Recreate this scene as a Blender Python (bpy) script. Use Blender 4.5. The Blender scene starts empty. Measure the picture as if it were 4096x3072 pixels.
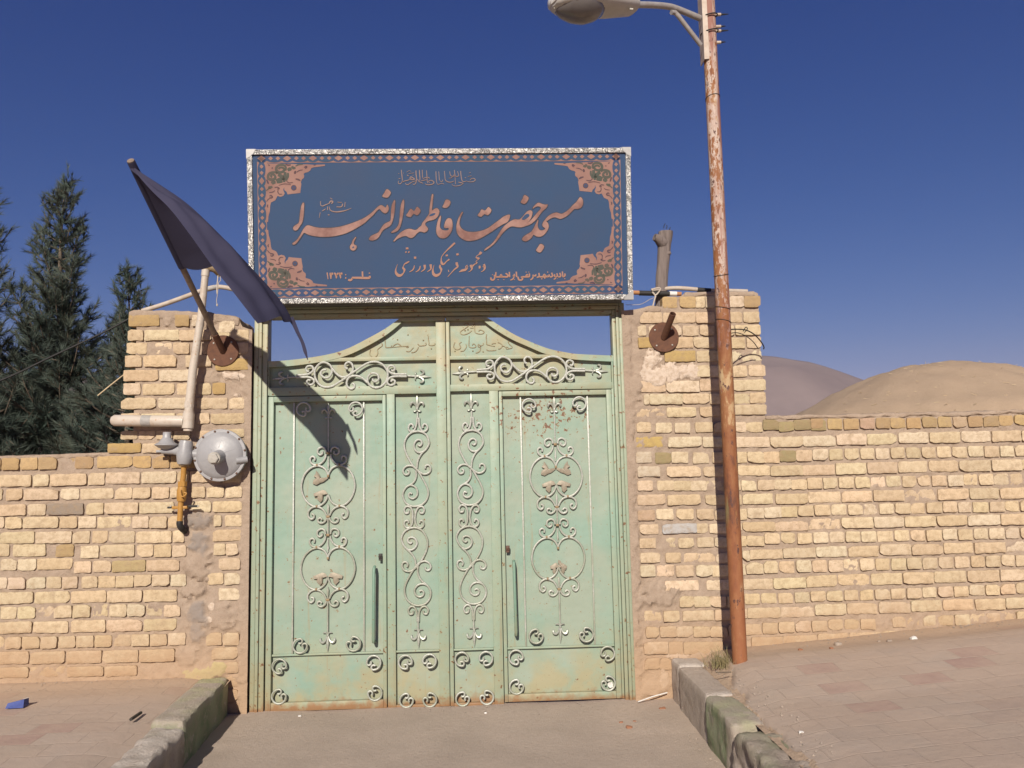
import bpy, bmesh, math, random
import numpy as np
from mathutils import Vector, Matrix, noise as mn
from mathutils.geometry import tessellate_polygon
SC = bpy.context.scene
COL = SC.collection
random.seed(7)
R = math.radians

# ---------------------------------------------------------------- camera, sky, sun, exposure
CAM_D, CAM_H = 5.45, 1.54
PITCH, YAW, ROLL, FPX = 0.10867, 0.04035, 0.02163, 3189.0
def cam_axes():
    cy, sy, cp, sp, cr, sr = math.cos(YAW), math.sin(YAW), math.cos(PITCH), math.sin(PITCH), math.cos(ROLL), math.sin(ROLL)
    right = Vector((cy, -sy, 0)); fwd = Vector((sy*cp, cy*cp, sp)); up = right.cross(fwd)
    return right*cr - up*sr, up*cr + right*sr, fwd
CR, CU, CF = cam_axes()
cam = bpy.data.cameras.new('camera'); cam_ob = bpy.data.objects.new('camera', cam); COL.objects.link(cam_ob)
cam.sensor_width = 36; cam.lens = FPX/4096*36; cam.clip_end = 20000; cam.clip_start = 0.05
M = Matrix((CR, CU, -CF)).transposed().to_4x4(); M.translation = Vector((0, -CAM_D, CAM_H))
cam_ob.matrix_world = M
SC.camera = cam_ob
SUN = Vector((-0.16, -1.0, 0.585)).normalized()
EL = math.asin(SUN.z); AZ = math.atan2(SUN.x, SUN.y)
W = bpy.data.worlds.new('World'); SC.world = W; W.use_nodes = True
wn = W.node_tree; bg = wn.nodes['Background']; sky = wn.nodes.new('ShaderNodeTexSky')
sky.sky_type = 'NISHITA'; sky.sun_disc = False; sky.sun_elevation = EL; sky.sun_rotation = AZ % (2*math.pi)
sky.altitude = 1200; sky.air_density = 1.0; sky.dust_density = 0.1; sky.ozone_density = 6.0
gm = wn.nodes.new('ShaderNodeVectorMath'); gm.operation = 'POWER'; gm.inputs[1].default_value = (1.95, 1.28, 0.84); wn.links.new(sky.outputs[0], gm.inputs[0])
tn = wn.nodes.new('ShaderNodeMix'); tn.data_type = 'RGBA'; tn.blend_type = 'MULTIPLY'; tn.inputs[0].default_value = 1; tn.inputs[7].default_value = (0.232, 0.30, 0.79, 1)
wn.links.new(gm.outputs[0], tn.inputs[6]); wn.links.new(tn.outputs[2], bg.inputs[0]); bg.inputs[1].default_value = 0.06
sl = bpy.data.lights.new('sun', 'SUN'); sl.energy = 3.7; sl.angle = R(0.6); sl.color = (1, 0.92, 0.80)
so = bpy.data.objects.new('sun', sl); COL.objects.link(so); so.rotation_mode = 'QUATERNION'; so.rotation_quaternion = SUN.to_track_quat('Z', 'Y'); so.location = (0, 0, 30)
SC.view_settings.view_transform = 'Standard'; SC.view_settings.look = 'None'; SC.view_settings.exposure = 0.8; SC.view_settings.gamma = 1
SC.cycles.max_bounces = 6; SC.cycles.volume_bounces = 0

# survey: a point seen in a detail view (x offset, y offset, scale) -> its place on the plane Y = const
V = dict(A1=(0,1000,1.8436), A2=(0,1800,1.3045), A3=(960,1180,2.6333), A4=(1000,1500,2.37), A5=(1000,2100,2.0738), A6=(1740,1200,2.6976),
         A7=(1740,1500,2.3695), A8=(1740,2100,2.0732), B1=(970,580,2.5138), B2=(1740,580,2.5134), B3=(2150,0,2.6024), B4=(2480,850,2.5522),
         B5=(2480,1400,2.0738), B6=(2480,2150,1.7989), B7=(3000,1300,1.6588), B8=(3000,2200,1.9024), C1=(1140,720,5.53), C2=(1460,720,5.53),
         C3=(1780,720,5.53), C4=(1980,720,5.53), C5=(1560,660,5.8211), C6=(1540,960,5.0273), C7=(1280,1060,9.2167), C8=(1940,1060,6.32),
         D1=(1440,1270,6.9125), D2=(1780,1270,6.9125), D3=(600,1680,3.4568), D4=(2180,0,5.53), D5=(980,590,6.9125), D6=(1030,980,6.9133),
         D7=(480,620,1.9744), D8=(0,680,1.43), F=(0,0,0.54004), S=(0,0,1))
def ray(v, p):
    ox, oy, s = V[v]
    return CR*((ox+p[0]/s-2048)/FPX) - CU*((oy+p[1]/s-1536)/FPX) + CF
def at(v, p, Y=0.0):
    d = ray(v, p); t = (CAM_D+Y)/d.y
    return Vector((d.x*t, Y, CAM_H+d.z*t))
def ats(v, pts, Y=0.0): return [at(v, p, Y) for p in pts]
def on_z(v, p, z):
    d = ray(v, p); t = (z-CAM_H)/d.z
    return Vector((d.x*t, -CAM_D+d.y*t, z))

# ---------------------------------------------------------------- material helpers
class Mat:
    def __init__(s, name, rough=0.8, metal=0.0, spec=0.3):
        s.m = bpy.data.materials.new(name); s.m.use_nodes = True; s.t = s.m.node_tree; s.b = s.t.nodes['Principled BSDF']
        s.b.inputs['Roughness'].default_value = rough; s.b.inputs['Metallic'].default_value = metal
        s.b.inputs['Specular IOR Level'].default_value = spec
        s.tc = s.t.nodes.new('ShaderNodeTexCoord').outputs['Object']
    def n(s, k, **kw):
        nd = s.t.nodes.new(k)
        for a, b in kw.items(): setattr(nd, a, b)
        return nd
    def L(s, a, b): s.t.links.new(a, b)
    def put(s, sock, v):
        if isinstance(v, bpy.types.NodeSocket): s.L(v, sock)
        elif isinstance(v, (tuple, list)): sock.default_value = tuple(v) + ((1,) if len(v) == 3 and len(sock.default_value) == 4 else ())
        else: sock.default_value = v
    def map(s, scale=(1, 1, 1), loc=(0, 0, 0), src=None):
        nd = s.n('ShaderNodeMapping'); s.L(src or s.tc, nd.inputs[0]); nd.inputs['Scale'].default_value = scale; nd.inputs['Location'].default_value = loc
        return nd.outputs[0]
    def noise(s, scale, detail=4, rough=0.6, co=None, dist=0.0):
        nd = s.n('ShaderNodeTexNoise'); s.L(co or s.tc, nd.inputs['Vector']); nd.inputs['Scale'].default_value = scale
        nd.inputs['Detail'].default_value = detail; nd.inputs['Roughness'].default_value = rough; nd.inputs['Distortion'].default_value = dist
        return nd.outputs[0]
    def voro(s, scale, co=None, out='Distance', feature='F1'):
        nd = s.n('ShaderNodeTexVoronoi', feature=feature); s.L(co or s.tc, nd.inputs['Vector']); nd.inputs['Scale'].default_value = scale
        return nd.outputs[out]
    def ramp(s, f, stops):
        nd = s.n('ShaderNodeValToRGB'); s.L(f, nd.inputs[0]); e = nd.color_ramp.elements
        while len(e) < len(stops): e.new(0.5)
        for q, (p, c) in zip(e, stops):
            q.position = p; q.color = (c, c, c, 1) if isinstance(c, (int, float)) else tuple(c) + (1,)
        return nd.outputs[0]
    def step(s, f, a, b): return s.ramp(f, [(a, 0.0), (b, 1.0)])
    def mix(s, f, a, b, mode='MIX'):
        nd = s.n('ShaderNodeMix', data_type='RGBA', blend_type=mode); s.put(nd.inputs[0], f); s.put(nd.inputs[6], a); s.put(nd.inputs[7], b)
        return nd.outputs[2]
    def math(s, op, a, b=0.0):
        nd = s.n('ShaderNodeMath', operation=op); s.put(nd.inputs[0], a); s.put(nd.inputs[1], b); return nd.outputs[0]
    def axis(s, k):
        nd = s.n('ShaderNodeSeparateXYZ'); s.L(s.tc, nd.inputs[0]); return nd.outputs[k]
    def rng(s, f, a, b, c=0.0, d=1.0):
        nd = s.n('ShaderNodeMapRange'); s.L(f, nd.inputs[0])
        for i, q in enumerate((a, b, c, d)): nd.inputs[i+1].default_value = q
        return nd.outputs[0]
    def attr(s, name, out='Color'):
        nd = s.n('ShaderNodeAttribute'); nd.attribute_name = name; return nd.outputs[out]
    def col(s, c): s.put(s.b.inputs['Base Color'], c); return s
    def rough(s, c): s.put(s.b.inputs['Roughness'], c); return s
    def bump(s, h, dist=0.002, strength=1.0):
        nd = s.n('ShaderNodeBump'); s.L(h, nd.inputs['Height']); nd.inputs['Distance'].default_value = dist; nd.inputs['Strength'].default_value = strength
        s.L(nd.outputs[0], s.b.inputs['Normal']); return s

def simple(name, c, c2=None, scale=20, rough=0.7, metal=0, bump=0.0, spec=0.3):
    m = Mat(name, rough, metal, spec); c2 = c2 or tuple(x*0.75 for x in c)
    f = m.step(m.noise(scale, 6, 0.65), 0.35, 0.65); m.col(m.mix(f, c, c2))
    if bump: m.bump(m.noise(scale*3, 5), bump)
    return m.m

MT = {}
# fired yellow brick: tint attribute carries each brick's own colour
m = Mat('yellow_brick', 0.9, spec=0.15)
tint = m.attr('tint'); n1 = m.noise(26, 6, 0.7); n2 = m.noise(130, 4, 0.7)
c = m.mix(m.step(n1, 0.42, 0.70), tint, m.mix(0.5, tint, (0.27, 0.18, 0.095)))
c = m.mix(m.step(n2, 0.60, 0.72), c, (0.21, 0.14, 0.08))
c = m.mix(m.math('MULTIPLY', m.step(m.noise(13, 6, 0.75), 0.53, 0.70), 0.6), c, (0.33, 0.245, 0.165))
z = m.axis(2); dust = m.math('ADD', m.rng(z, 0.80, 0.30, 0, 1), m.rng(m.noise(7, 4), 0.3, 0.7, -0.28, 0.22))
c = m.mix(m.step(dust, 0.25, 1.05), c, (0.385, 0.26, 0.16))
m.col(c).bump(m.math('ADD', n1, m.math('MULTIPLY', n2, 0.7)), 0.007); MT['brick'] = m.m
# mortar and mud plaster: patch attribute r = gypsum, g = grey cement, b = lime yellow paint
m = Mat('mud_mortar', 0.95, spec=0.1)
n1 = m.noise(18, 7, 0.7); n2 = m.noise(120, 4, 0.75)
c = m.ramp(n1, [(0.3, (0.275, 0.208, 0.155)), (0.5, (0.325, 0.25, 0.19)), (0.72, (0.37, 0.288, 0.222))])
c = m.mix(m.step(n2, 0.56, 0.70), c, (0.215, 0.155, 0.112))
pa = m.n('ShaderNodeSeparateColor'); m.L(m.attr('tint'), pa.inputs[0])
gyp = m.mix(m.step(m.noise(40, 5, 0.7), 0.45, 0.62), (0.53, 0.435, 0.35), (0.42, 0.325, 0.245))
c = m.mix(m.step(m.math('MULTIPLY', pa.outputs[0], m.rng(m.noise(22, 5, 0.7), 0.3, 0.6, 0.7, 1.4)), 0.35, 0.55), c, gyp)
c = m.mix(m.math('MULTIPLY', pa.outputs[1], m.rng(n1, 0.3, 0.6, 0.6, 1.0)), c, (0.235, 0.20, 0.175))
c = m.mix(m.step(m.math('MULTIPLY', pa.outputs[2], m.rng(m.noise(30, 5, 0.7), 0.3, 0.6, 0.4, 1.3)), 0.4, 0.7), c, (0.42, 0.40, 0.17))
z = m.axis(2); c = m.mix(m.rng(z, 0.65, 0.25, 0, 0.75), c, (0.385, 0.26, 0.165))
m.col(c).bump(m.math('ADD', n1, m.math('MULTIPLY', n2, 0.45)), 0.01); MT['mortar'] = m.m
# gate paint
def gate_paint(name, light, mid, rust_amt, handle=False):
    m = Mat(name, 0.5, spec=0.35)
    z = m.axis(2); x = m.axis(0)
    f = m.math('ADD', m.noise(2.3, 4, 0.6), m.math('MULTIPLY', m.noise(9, 4, 0.7, m.map((1, 1, 0.25))), 0.25))
    c = m.mix(m.step(f, 0.52, 0.74), light, mid)
    zy = m.math('ADD', m.rng(z, 0.62, 0.1, 0, 1), m.rng(z, 1.85, 2.35, 0, 1.0))
    zy = m.math('MULTIPLY', zy, m.rng(m.noise(5, 5, 0.6), 0.35, 0.62, 0.0, 1.1))
    c = m.mix(m.step(zy, 0.1, 0.95), c, (0.285, 0.265, 0.165))
    st = m.noise(7, 6, 0.7, m.map((2.2, 1, 0.16))); c = m.mix(m.step(st, 0.60, 0.78), c, (0.26, 0.20, 0.115))
    # flaking rust, thickest on the upper sheet of the right hand door
    gx = m.math('SUBTRACT', x, 0.42); gz = m.math('SUBTRACT', z, 1.92)
    r2 = m.math('ADD', m.math('MULTIPLY', m.math('MULTIPLY', gx, gx), 7.0), m.math('MULTIPLY', m.math('MULTIPLY', gz, gz), 26.0))
    near = m.rng(r2, 0.0, 1.3, 0.12, 0.0)
    rn = m.math('ADD', m.noise(34, 5, 0.62), near)
    c = m.mix(m.step(rn, 0.655-rust_amt*0.3, 0.69-rust_amt*0.3), c, (0.26, 0.165, 0.07))
    c = m.mix(m.step(rn, 0.685-rust_amt*0.3, 0.70-rust_amt*0.3), c, (0.13, 0.065, 0.038))
    sp = m.noise(120, 3, 0.5); c = m.mix(m.step(sp, 0.70, 0.74), c, (0.16, 0.09, 0.05))
    low = m.math('ADD', m.rng(z, 0.10, 0.0, 0, 1), m.rng(m.noise(16, 5), 0.3, 0.7, -0.45, 0.2))
    c = m.mix(m.step(low, 0.2, 0.75), c, (0.24, 0.135, 0.068))
    m.col(c).bump(m.math('ADD', m.noise(3.5, 3), m.math('MULTIPLY', m.step(rn, 0.67, 0.7), -0.03)), 0.012)
    return m.m
MT['sheet'] = gate_paint('green_sheet_paint', (0.250, 0.296, 0.232), (0.200, 0.288, 0.228), 0.0)
MT['frame'] = gate_paint('green_frame_paint', (0.255, 0.300, 0.218), (0.212, 0.298, 0.228), 0.09)
MT['jamb'] = gate_paint('green_jamb_paint', (0.262, 0.294, 0.212), (0.242, 0.296, 0.218), 0.17)
MT['handle'] = gate_paint('handle_paint', (0.155, 0.245, 0.185), (0.145, 0.235, 0.175), 0.12)
m = Mat('silver_iron_paint', 0.45, 0.15, 0.5)
c = m.mix(m.step(m.noise(60, 5, 0.7), 0.42, 0.62), (0.47, 0.475, 0.435), (0.36, 0.37, 0.325))
c = m.mix(m.step(m.noise(38, 4, 0.6), 0.68, 0.76), c, (0.24, 0.16, 0.09))
c = m.mix(m.math('MULTIPLY', m.rng(m.axis(2), 1.9, 1.0, 0, 0.75), m.step(m.noise(6, 4), 0.3, 0.6)), c, (0.25, 0.26, 0.19))
m.col(c).bump(m.noise(150, 4), 0.002); MT['iron'] = m.m
MT['clip'] = simple('rusty_clip', (0.27, 0.205, 0.125), (0.21, 0.14, 0.075), 60, 0.6, 0.2)
MT['goldleaf'] = simple('bronze_leaf_paint', (0.30, 0.262, 0.20), (0.235, 0.20, 0.15), 90, 0.55, 0.15)
MT['fleur'] = simple('silver_fleur_paint', (0.42, 0.43, 0.38), (0.31, 0.33, 0.28), 70, 0.4, 0.4)
MT['weld'] = simple('weld_rod_paint', (0.29, 0.265, 0.165), (0.20, 0.135, 0.07), 55, 0.5)
MT['darkmetal'] = simple('dark_metal', (0.05, 0.045, 0.04), None, 60, 0.6, 0.3)
MT['rustplate'] = simple('rust_plate', (0.125, 0.058, 0.034), (0.088, 0.042, 0.028), 38, 0.85, 0, 0.001)
MT['flagpole'] = simple('weathered_pole', (0.22, 0.165, 0.125), (0.15, 0.11, 0.085), 40, 0.75)
m = Mat('black_flag_cloth', 0.9, spec=0.06)
m.col(m.mix(m.noise(14, 4), (0.048, 0.046, 0.078), (0.040, 0.039, 0.068))).bump(m.noise(900, 2), 0.0006)
MT['flag'] = m.m
m = Mat('white_pipe_paint', 0.4, spec=0.4)
c = m.mix(m.step(m.noise(16, 5, 0.6), 0.5, 0.72), (0.45, 0.395, 0.335), (0.38, 0.305, 0.24))
c = m.mix(m.step(m.noise(48, 6, 0.7), 0.60, 0.68), c, (0.34, 0.19, 0.09)); m.col(c).bump(m.noise(80, 4), 0.001); MT['pipe'] = m.m
MT['band'] = simple('grey_tape', (0.33, 0.31, 0.29), None, 50, 0.6)
MT['regul'] = simple('grey_casting_paint', (0.285, 0.28, 0.285), (0.25, 0.245, 0.25), 12, 0.42, 0.0, 0.0015, 0.5)
MT['bolt'] = simple('brown_bolt', (0.11, 0.06, 0.04), None, 90, 0.6)
MT['hex'] = simple('light_hex_cap', (0.40, 0.375, 0.335), None, 40, 0.45)
MT['yellow'] = simple('yellow_gas_paint', (0.375, 0.20, 0.05), (0.31, 0.155, 0.036), 45, 0.5)
MT['black'] = simple('black_rubber', (0.025, 0.023, 0.022), None, 40, 0.6)
MT['hose'] = simple('dusty_white_hose', (0.42, 0.365, 0.31), (0.34, 0.275, 0.22), 25, 0.6)
MT['orange'] = simple('orange_primer', (0.36, 0.17, 0.075), (0.30, 0.14, 0.06), 30, 0.6)
m = Mat('weathered_wood', 0.9, spec=0.15)
g = m.noise(30, 7, 0.75, m.map((1.6, 1.6, 0.07))); m.col(m.ramp(g, [(0.3, (0.09, 0.072, 0.066)), (0.48, (0.19, 0.155, 0.142)), (0.75, (0.25, 0.205, 0.185))])).bump(g, 0.018); MT['wood'] = m.m
# rusty lamp pole : flaking white and pink paint up high, plain orange rust low down
m = Mat('rusty_pole', 0.7, spec=0.3)
z = m.axis(2); st = m.noise(17, 7, 0.66, m.map((1, 1, 0.11))); sp = m.noise(30, 6, 0.7, m.map((1, 1, 0.45)))
rust = m.ramp(m.math('ADD', m.noise(16, 7, 0.75, m.map((1, 1, 0.3))), m.math('MULTIPLY', m.rng(m.noise(1.7, 2), 0.35, 0.65, -0.09, 0.13), m.rng(z, 0.9, 1.4, 0, 1))), [(0.3, (0.10, 0.042, 0.026)), (0.45, (0.20, 0.075, 0.032)), (0.6, (0.25, 0.115, 0.05)), (0.66, (0.36, 0.235, 0.125)), (0.8, (0.42, 0.31, 0.18))])
paint = m.mix(m.step(st, 0.42, 0.58), (0.47, 0.385, 0.325), (0.24, 0.115, 0.088))
k = m.math('ADD', m.rng(z, 2.0, 3.0, 0.58, 0.455), 0.0)
c = m.mix(m.step(m.math('SUBTRACT', m.math('MULTIPLY', m.math('ADD', st, sp), 0.5), k), -0.02, 0.03), rust, paint)
c = m.mix(m.rng(z, 1.3, 0.6, 0, 0.55), c, (0.245, 0.09, 0.04)); c = m.mix(m.step(sp, 0.60, 0.63), c, (0.085, 0.04, 0.033))
lg = m.math('MULTIPLY', m.step(m.math('SUBTRACT', z, 1.15), 0.0, 0.1), m.rng(z, 1.3, 1.6, 1, 0)); c = m.mix(m.math('MULTIPLY', lg, m.step(st, 0.5, 0.6)), c, (0.19, 0.17, 0.08))
m.col(c).bump(sp, 0.004); MT['pole'] = m.m
MT['galv'] = simple('galvanised_tube', (0.34, 0.32, 0.31), (0.28, 0.25, 0.23), 30, 0.5, 0.3)
MT['angle'] = simple('pale_angle_iron', (0.45, 0.38, 0.32), (0.36, 0.28, 0.22), 20, 0.6)
MT['lampgrey'] = simple('lamp_housing', (0.42, 0.40, 0.37), (0.37, 0.35, 0.32), 14, 0.5)
MT['lampwhite'] = simple('lamp_cover', (0.60, 0.58, 0.54), None, 9, 0.5)
MT['bowl'] = simple('dusty_lamp_bowl', (0.13, 0.12, 0.115), (0.10, 0.09, 0.09), 8, 0.25, 0, 0, 0.6)
# ground materials
m = Mat('dusty_asphalt', 0.95, spec=0.1)
n1 = m.noise(1.6, 5, 0.6); n2 = m.noise(240, 3, 0.8); n3 = m.noise(30, 5, 0.7)
c = m.ramp(n1, [(0.3, (0.345, 0.28, 0.23)), (0.5, (0.40, 0.325, 0.268)), (0.7, (0.45, 0.36, 0.295))]); c = m.mix(m.step(n3, 0.45, 0.75), c, (0.38, 0.30, 0.24)); c = m.mix(m.step(n2, 0.56, 0.72), c, (0.25, 0.195, 0.16))
m.col(c).bump(m.math('ADD', n3, m.math('MULTIPLY', n2, 0.5)), 0.006); MT['drive'] = m.m
m = Mat('dusty_pavers', 0.92, spec=0.12)
def bricktex(c1, c2, mo, ms):
    nd = m.n('ShaderNodeTexBrick'); nd.offset = 0.5; wv = m.n('ShaderNodeVectorMath', operation='ADD'); m.L(m.tc, wv.inputs[0])
    nn = m.n('ShaderNodeTexNoise'); nn.inputs['Scale'].default_value = 3.0; m.L(m.tc, nn.inputs['Vector'])
    sc = m.n('ShaderNodeVectorMath', operation='SCALE'); m.L(nn.outputs[1], sc.inputs[0]); sc.inputs['Scale'].default_value = 0.03; m.L(sc.outputs[0], wv.inputs[1])
    m.L(wv.outputs[0], nd.inputs['Vector']); nd.inputs['Color1'].default_value = (*c1, 1); nd.inputs['Color2'].default_value = (*c2, 1); nd.inputs['Mortar'].default_value = (*mo, 1)
    nd.inputs['Scale'].default_value = 1.0; nd.inputs['Mortar Size'].default_value = ms; nd.inputs['Brick Width'].default_value = 0.23; nd.inputs['Row Height'].default_value = 0.16; nd.inputs['Mortar Smooth'].default_value = 0.6
    return nd
bt = bricktex((0, 0, 0), (1, 1, 1), (0.45, 0.45, 0.45), 0.004)
n1 = m.noise(2.2, 5, 0.65); n2 = m.noise(180, 4, 0.8); n3 = m.noise(14, 5, 0.7)
c = m.ramp(bt.outputs[0], [(0.0, (0.335, 0.268, 0.22)), (0.5, (0.375, 0.302, 0.25)), (0.82, (0.345, 0.278, 0.226)), (0.95, (0.325, 0.225, 0.19))])
c = m.mix(m.math('MULTIPLY', bt.outputs[1], m.math('MULTIPLY', m.step(n3, 0.46, 0.66), 0.55)), c, (0.33, 0.245, 0.19))
c = m.mix(m.math('MULTIPLY', m.step(m.math('ADD', n1, m.math('MULTIPLY', n3, 0.25)), 0.48, 0.70), 0.6), c, (0.40, 0.305, 0.24))
c = m.mix(m.math('MULTIPLY', m.rng(m.axis(1), -0.55, -0.05), 0.9), c, (0.41, 0.295, 0.205))
c = m.mix(m.step(n2, 0.58, 0.74), c, (0.28, 0.21, 0.165))
hb = m.math('ADD', m.math('MULTIPLY', bt.outputs[1], -0.25), m.math('ADD', m.math('MULTIPLY', n3, 0.7), m.math('MULTIPLY', n2, 0.25)))
m.col(c).bump(hb, 0.008); MT['paver'] = m.m
m = Mat('dry_earth', 0.95, spec=0.1)
n1 = m.noise(0.35, 6, 0.65); n2 = m.noise(25, 6, 0.75)
c = m.ramp(n1, [(0.3, (0.38, 0.285, 0.21)), (0.7, (0.46, 0.34, 0.245))]); c = m.mix(m.step(n2, 0.55, 0.8), c, (0.33, 0.235, 0.165)); m.col(c).bump(n2, 0.02); MT['earth'] = m.m
m = Mat('straw_mud', 0.95, spec=0.1)
n1 = m.noise(3, 6, 0.7); n2 = m.noise(70, 5, 0.8); c = m.ramp(n1, [(0.3, (0.38, 0.28, 0.195)), (0.7, (0.43, 0.32, 0.225))]); c = m.mix(m.step(n2, 0.55, 0.75), c, (0.34, 0.245, 0.165))
m.col(c).bump(n2, 0.02); MT['mound'] = m.m
m = Mat('bare_mountain', 0.95, spec=0.05)
n1 = m.noise(0.004, 8, 0.7, m.map((1, 1, 0.4))); m.col(m.ramp(n1, [(0.3, (0.175, 0.135, 0.132)), (0.7, (0.235, 0.182, 0.17))])); MT['mountain'] = m.m
MT['straw'] = simple('dry_straw', (0.55, 0.43, 0.27), None, 30, 0.8)
# kerb: tint attribute = paint colour
m = Mat('worn_kerb', 0.92, spec=0.15)
n1 = m.noise(16, 7, 0.75); n2 = m.noise(70, 5, 0.8); n3 = m.noise(9, 6, 0.75)
c = m.mix(m.step(n1, 0.40, 0.62), m.attr('tint'), m.mix(0.5, m.attr('tint'), (0.36, 0.29, 0.235)))
c = m.mix(m.step(n2, 0.57, 0.72), c, (0.24, 0.19, 0.155)); c = m.mix(m.math('MULTIPLY', m.step(n3, 0.55, 0.62), 0.7), c, (0.47, 0.40, 0.34)); m.col(c).bump(m.math('ADD', n1, m.math('MULTIPLY', n2, 0.8)), 0.016); MT['kerb'] = m.m
# sign materials
m = Mat('hammered_aluminium', 0.30, 0.7, 0.5)
nn = m.noise(52, 3, 0.6, dist=1.8); n2 = m.noise(170, 2, 0.5)
m.col(m.mix(m.step(nn, 0.43, 0.55), (0.17, 0.17, 0.165), (0.70, 0.685, 0.65))).bump(m.math('ADD', nn, m.math('MULTIPLY', n2, 0.3)), 0.012); MT['alu'] = m.m  # pale and dark specks in the colour imitate glints off the hammered metal
MT['alucap'] = simple('plain_aluminium_cap', (0.34, 0.335, 0.33), (0.29, 0.285, 0.28), 30, 0.5, 0.4)
m = Mat('faded_blue_print', 0.75, spec=0.12)
c = m.mix(m.step(m.noise(3.5, 5, 0.6), 0.35, 0.7), (0.034, 0.064, 0.128), (0.040, 0.063, 0.118)); c = m.mix(m.step(m.noise(160, 2), 0.72, 0.78), c, (0.10, 0.12, 0.17)); m.col(c); MT['blue'] = m.m
def faded(name, a, b, sc=5):
    m = Mat(name, 0.75, spec=0.12); f = m.noise(sc, 4, 0.6); m.col(m.mix(m.step(f, 0.38, 0.62), a, b)); return m.m
MT['pink'] = faded('faded_pink_print', (0.255, 0.15, 0.125), (0.205, 0.115, 0.10))
MT['letter'] = faded('letter_print', (0.285, 0.17, 0.145), (0.17, 0.09, 0.078), 7)
MT['lettershade'] = simple('letter_shade_print', (0.030, 0.036, 0.058), None, 10, 0.6)
MT['thin'] = faded('thin_letter_print', (0.25, 0.175, 0.155), (0.20, 0.135, 0.12))
MT['salmon'] = faded('small_letter_print', (0.29, 0.165, 0.125), (0.27, 0.145, 0.11))
MT['bblue'] = faded('border_blue_print', (0.042, 0.062, 0.125), (0.038, 0.068, 0.112))
MT['olive'] = faded('ornament_green_print', (0.066, 0.074, 0.062), (0.09, 0.076, 0.066))
MT['plum'] = faded('ornament_plum_print', (0.10, 0.058, 0.06), (0.07, 0.048, 0.062))
MT['tin'] = simple('zinc_box', (0.20, 0.205, 0.19), (0.165, 0.17, 0.155), 12, 0.5, 0.4)
# foliage
def leafy(name, a, b, sc=2.0):
    m = Mat(name, 0.7, spec=0.2); f = m.noise(sc, 4, 0.6); c = m.mix(m.step(f, 0.35, 0.65), a, b)
    m.col(m.mix(m.math('MULTIPLY', m.step(m.noise(1.6, 4), 0.55, 0.75), 0.6), c, (0.095, 0.088, 0.05))); return m.m
MT['needle'] = leafy('pine_needles', (0.052, 0.074, 0.060), (0.084, 0.102, 0.082))
MT['bark'] = simple('pine_bark', (0.10, 0.075, 0.055), (0.15, 0.115, 0.085), 14, 0.9, 0, 0.01)
MT['grass'] = leafy('dry_grass_blades', (0.22, 0.17, 0.085), (0.16, 0.145, 0.07), 40)
MT['bluepack'] = simple('blue_packet', (0.05, 0.075, 0.25), None, 40, 0.5)
MT['white'] = simple('white_paper', (0.62, 0.60, 0.57), (0.5, 0.48, 0.45), 90, 0.5)
MT['redbit'] = simple('red_clay_bit', (0.30, 0.14, 0.08), None, 50, 0.9)
MT['stone'] = simple('grey_pebble', (0.24, 0.20, 0.17), (0.34, 0.27, 0.21), 60, 0.95)

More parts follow.
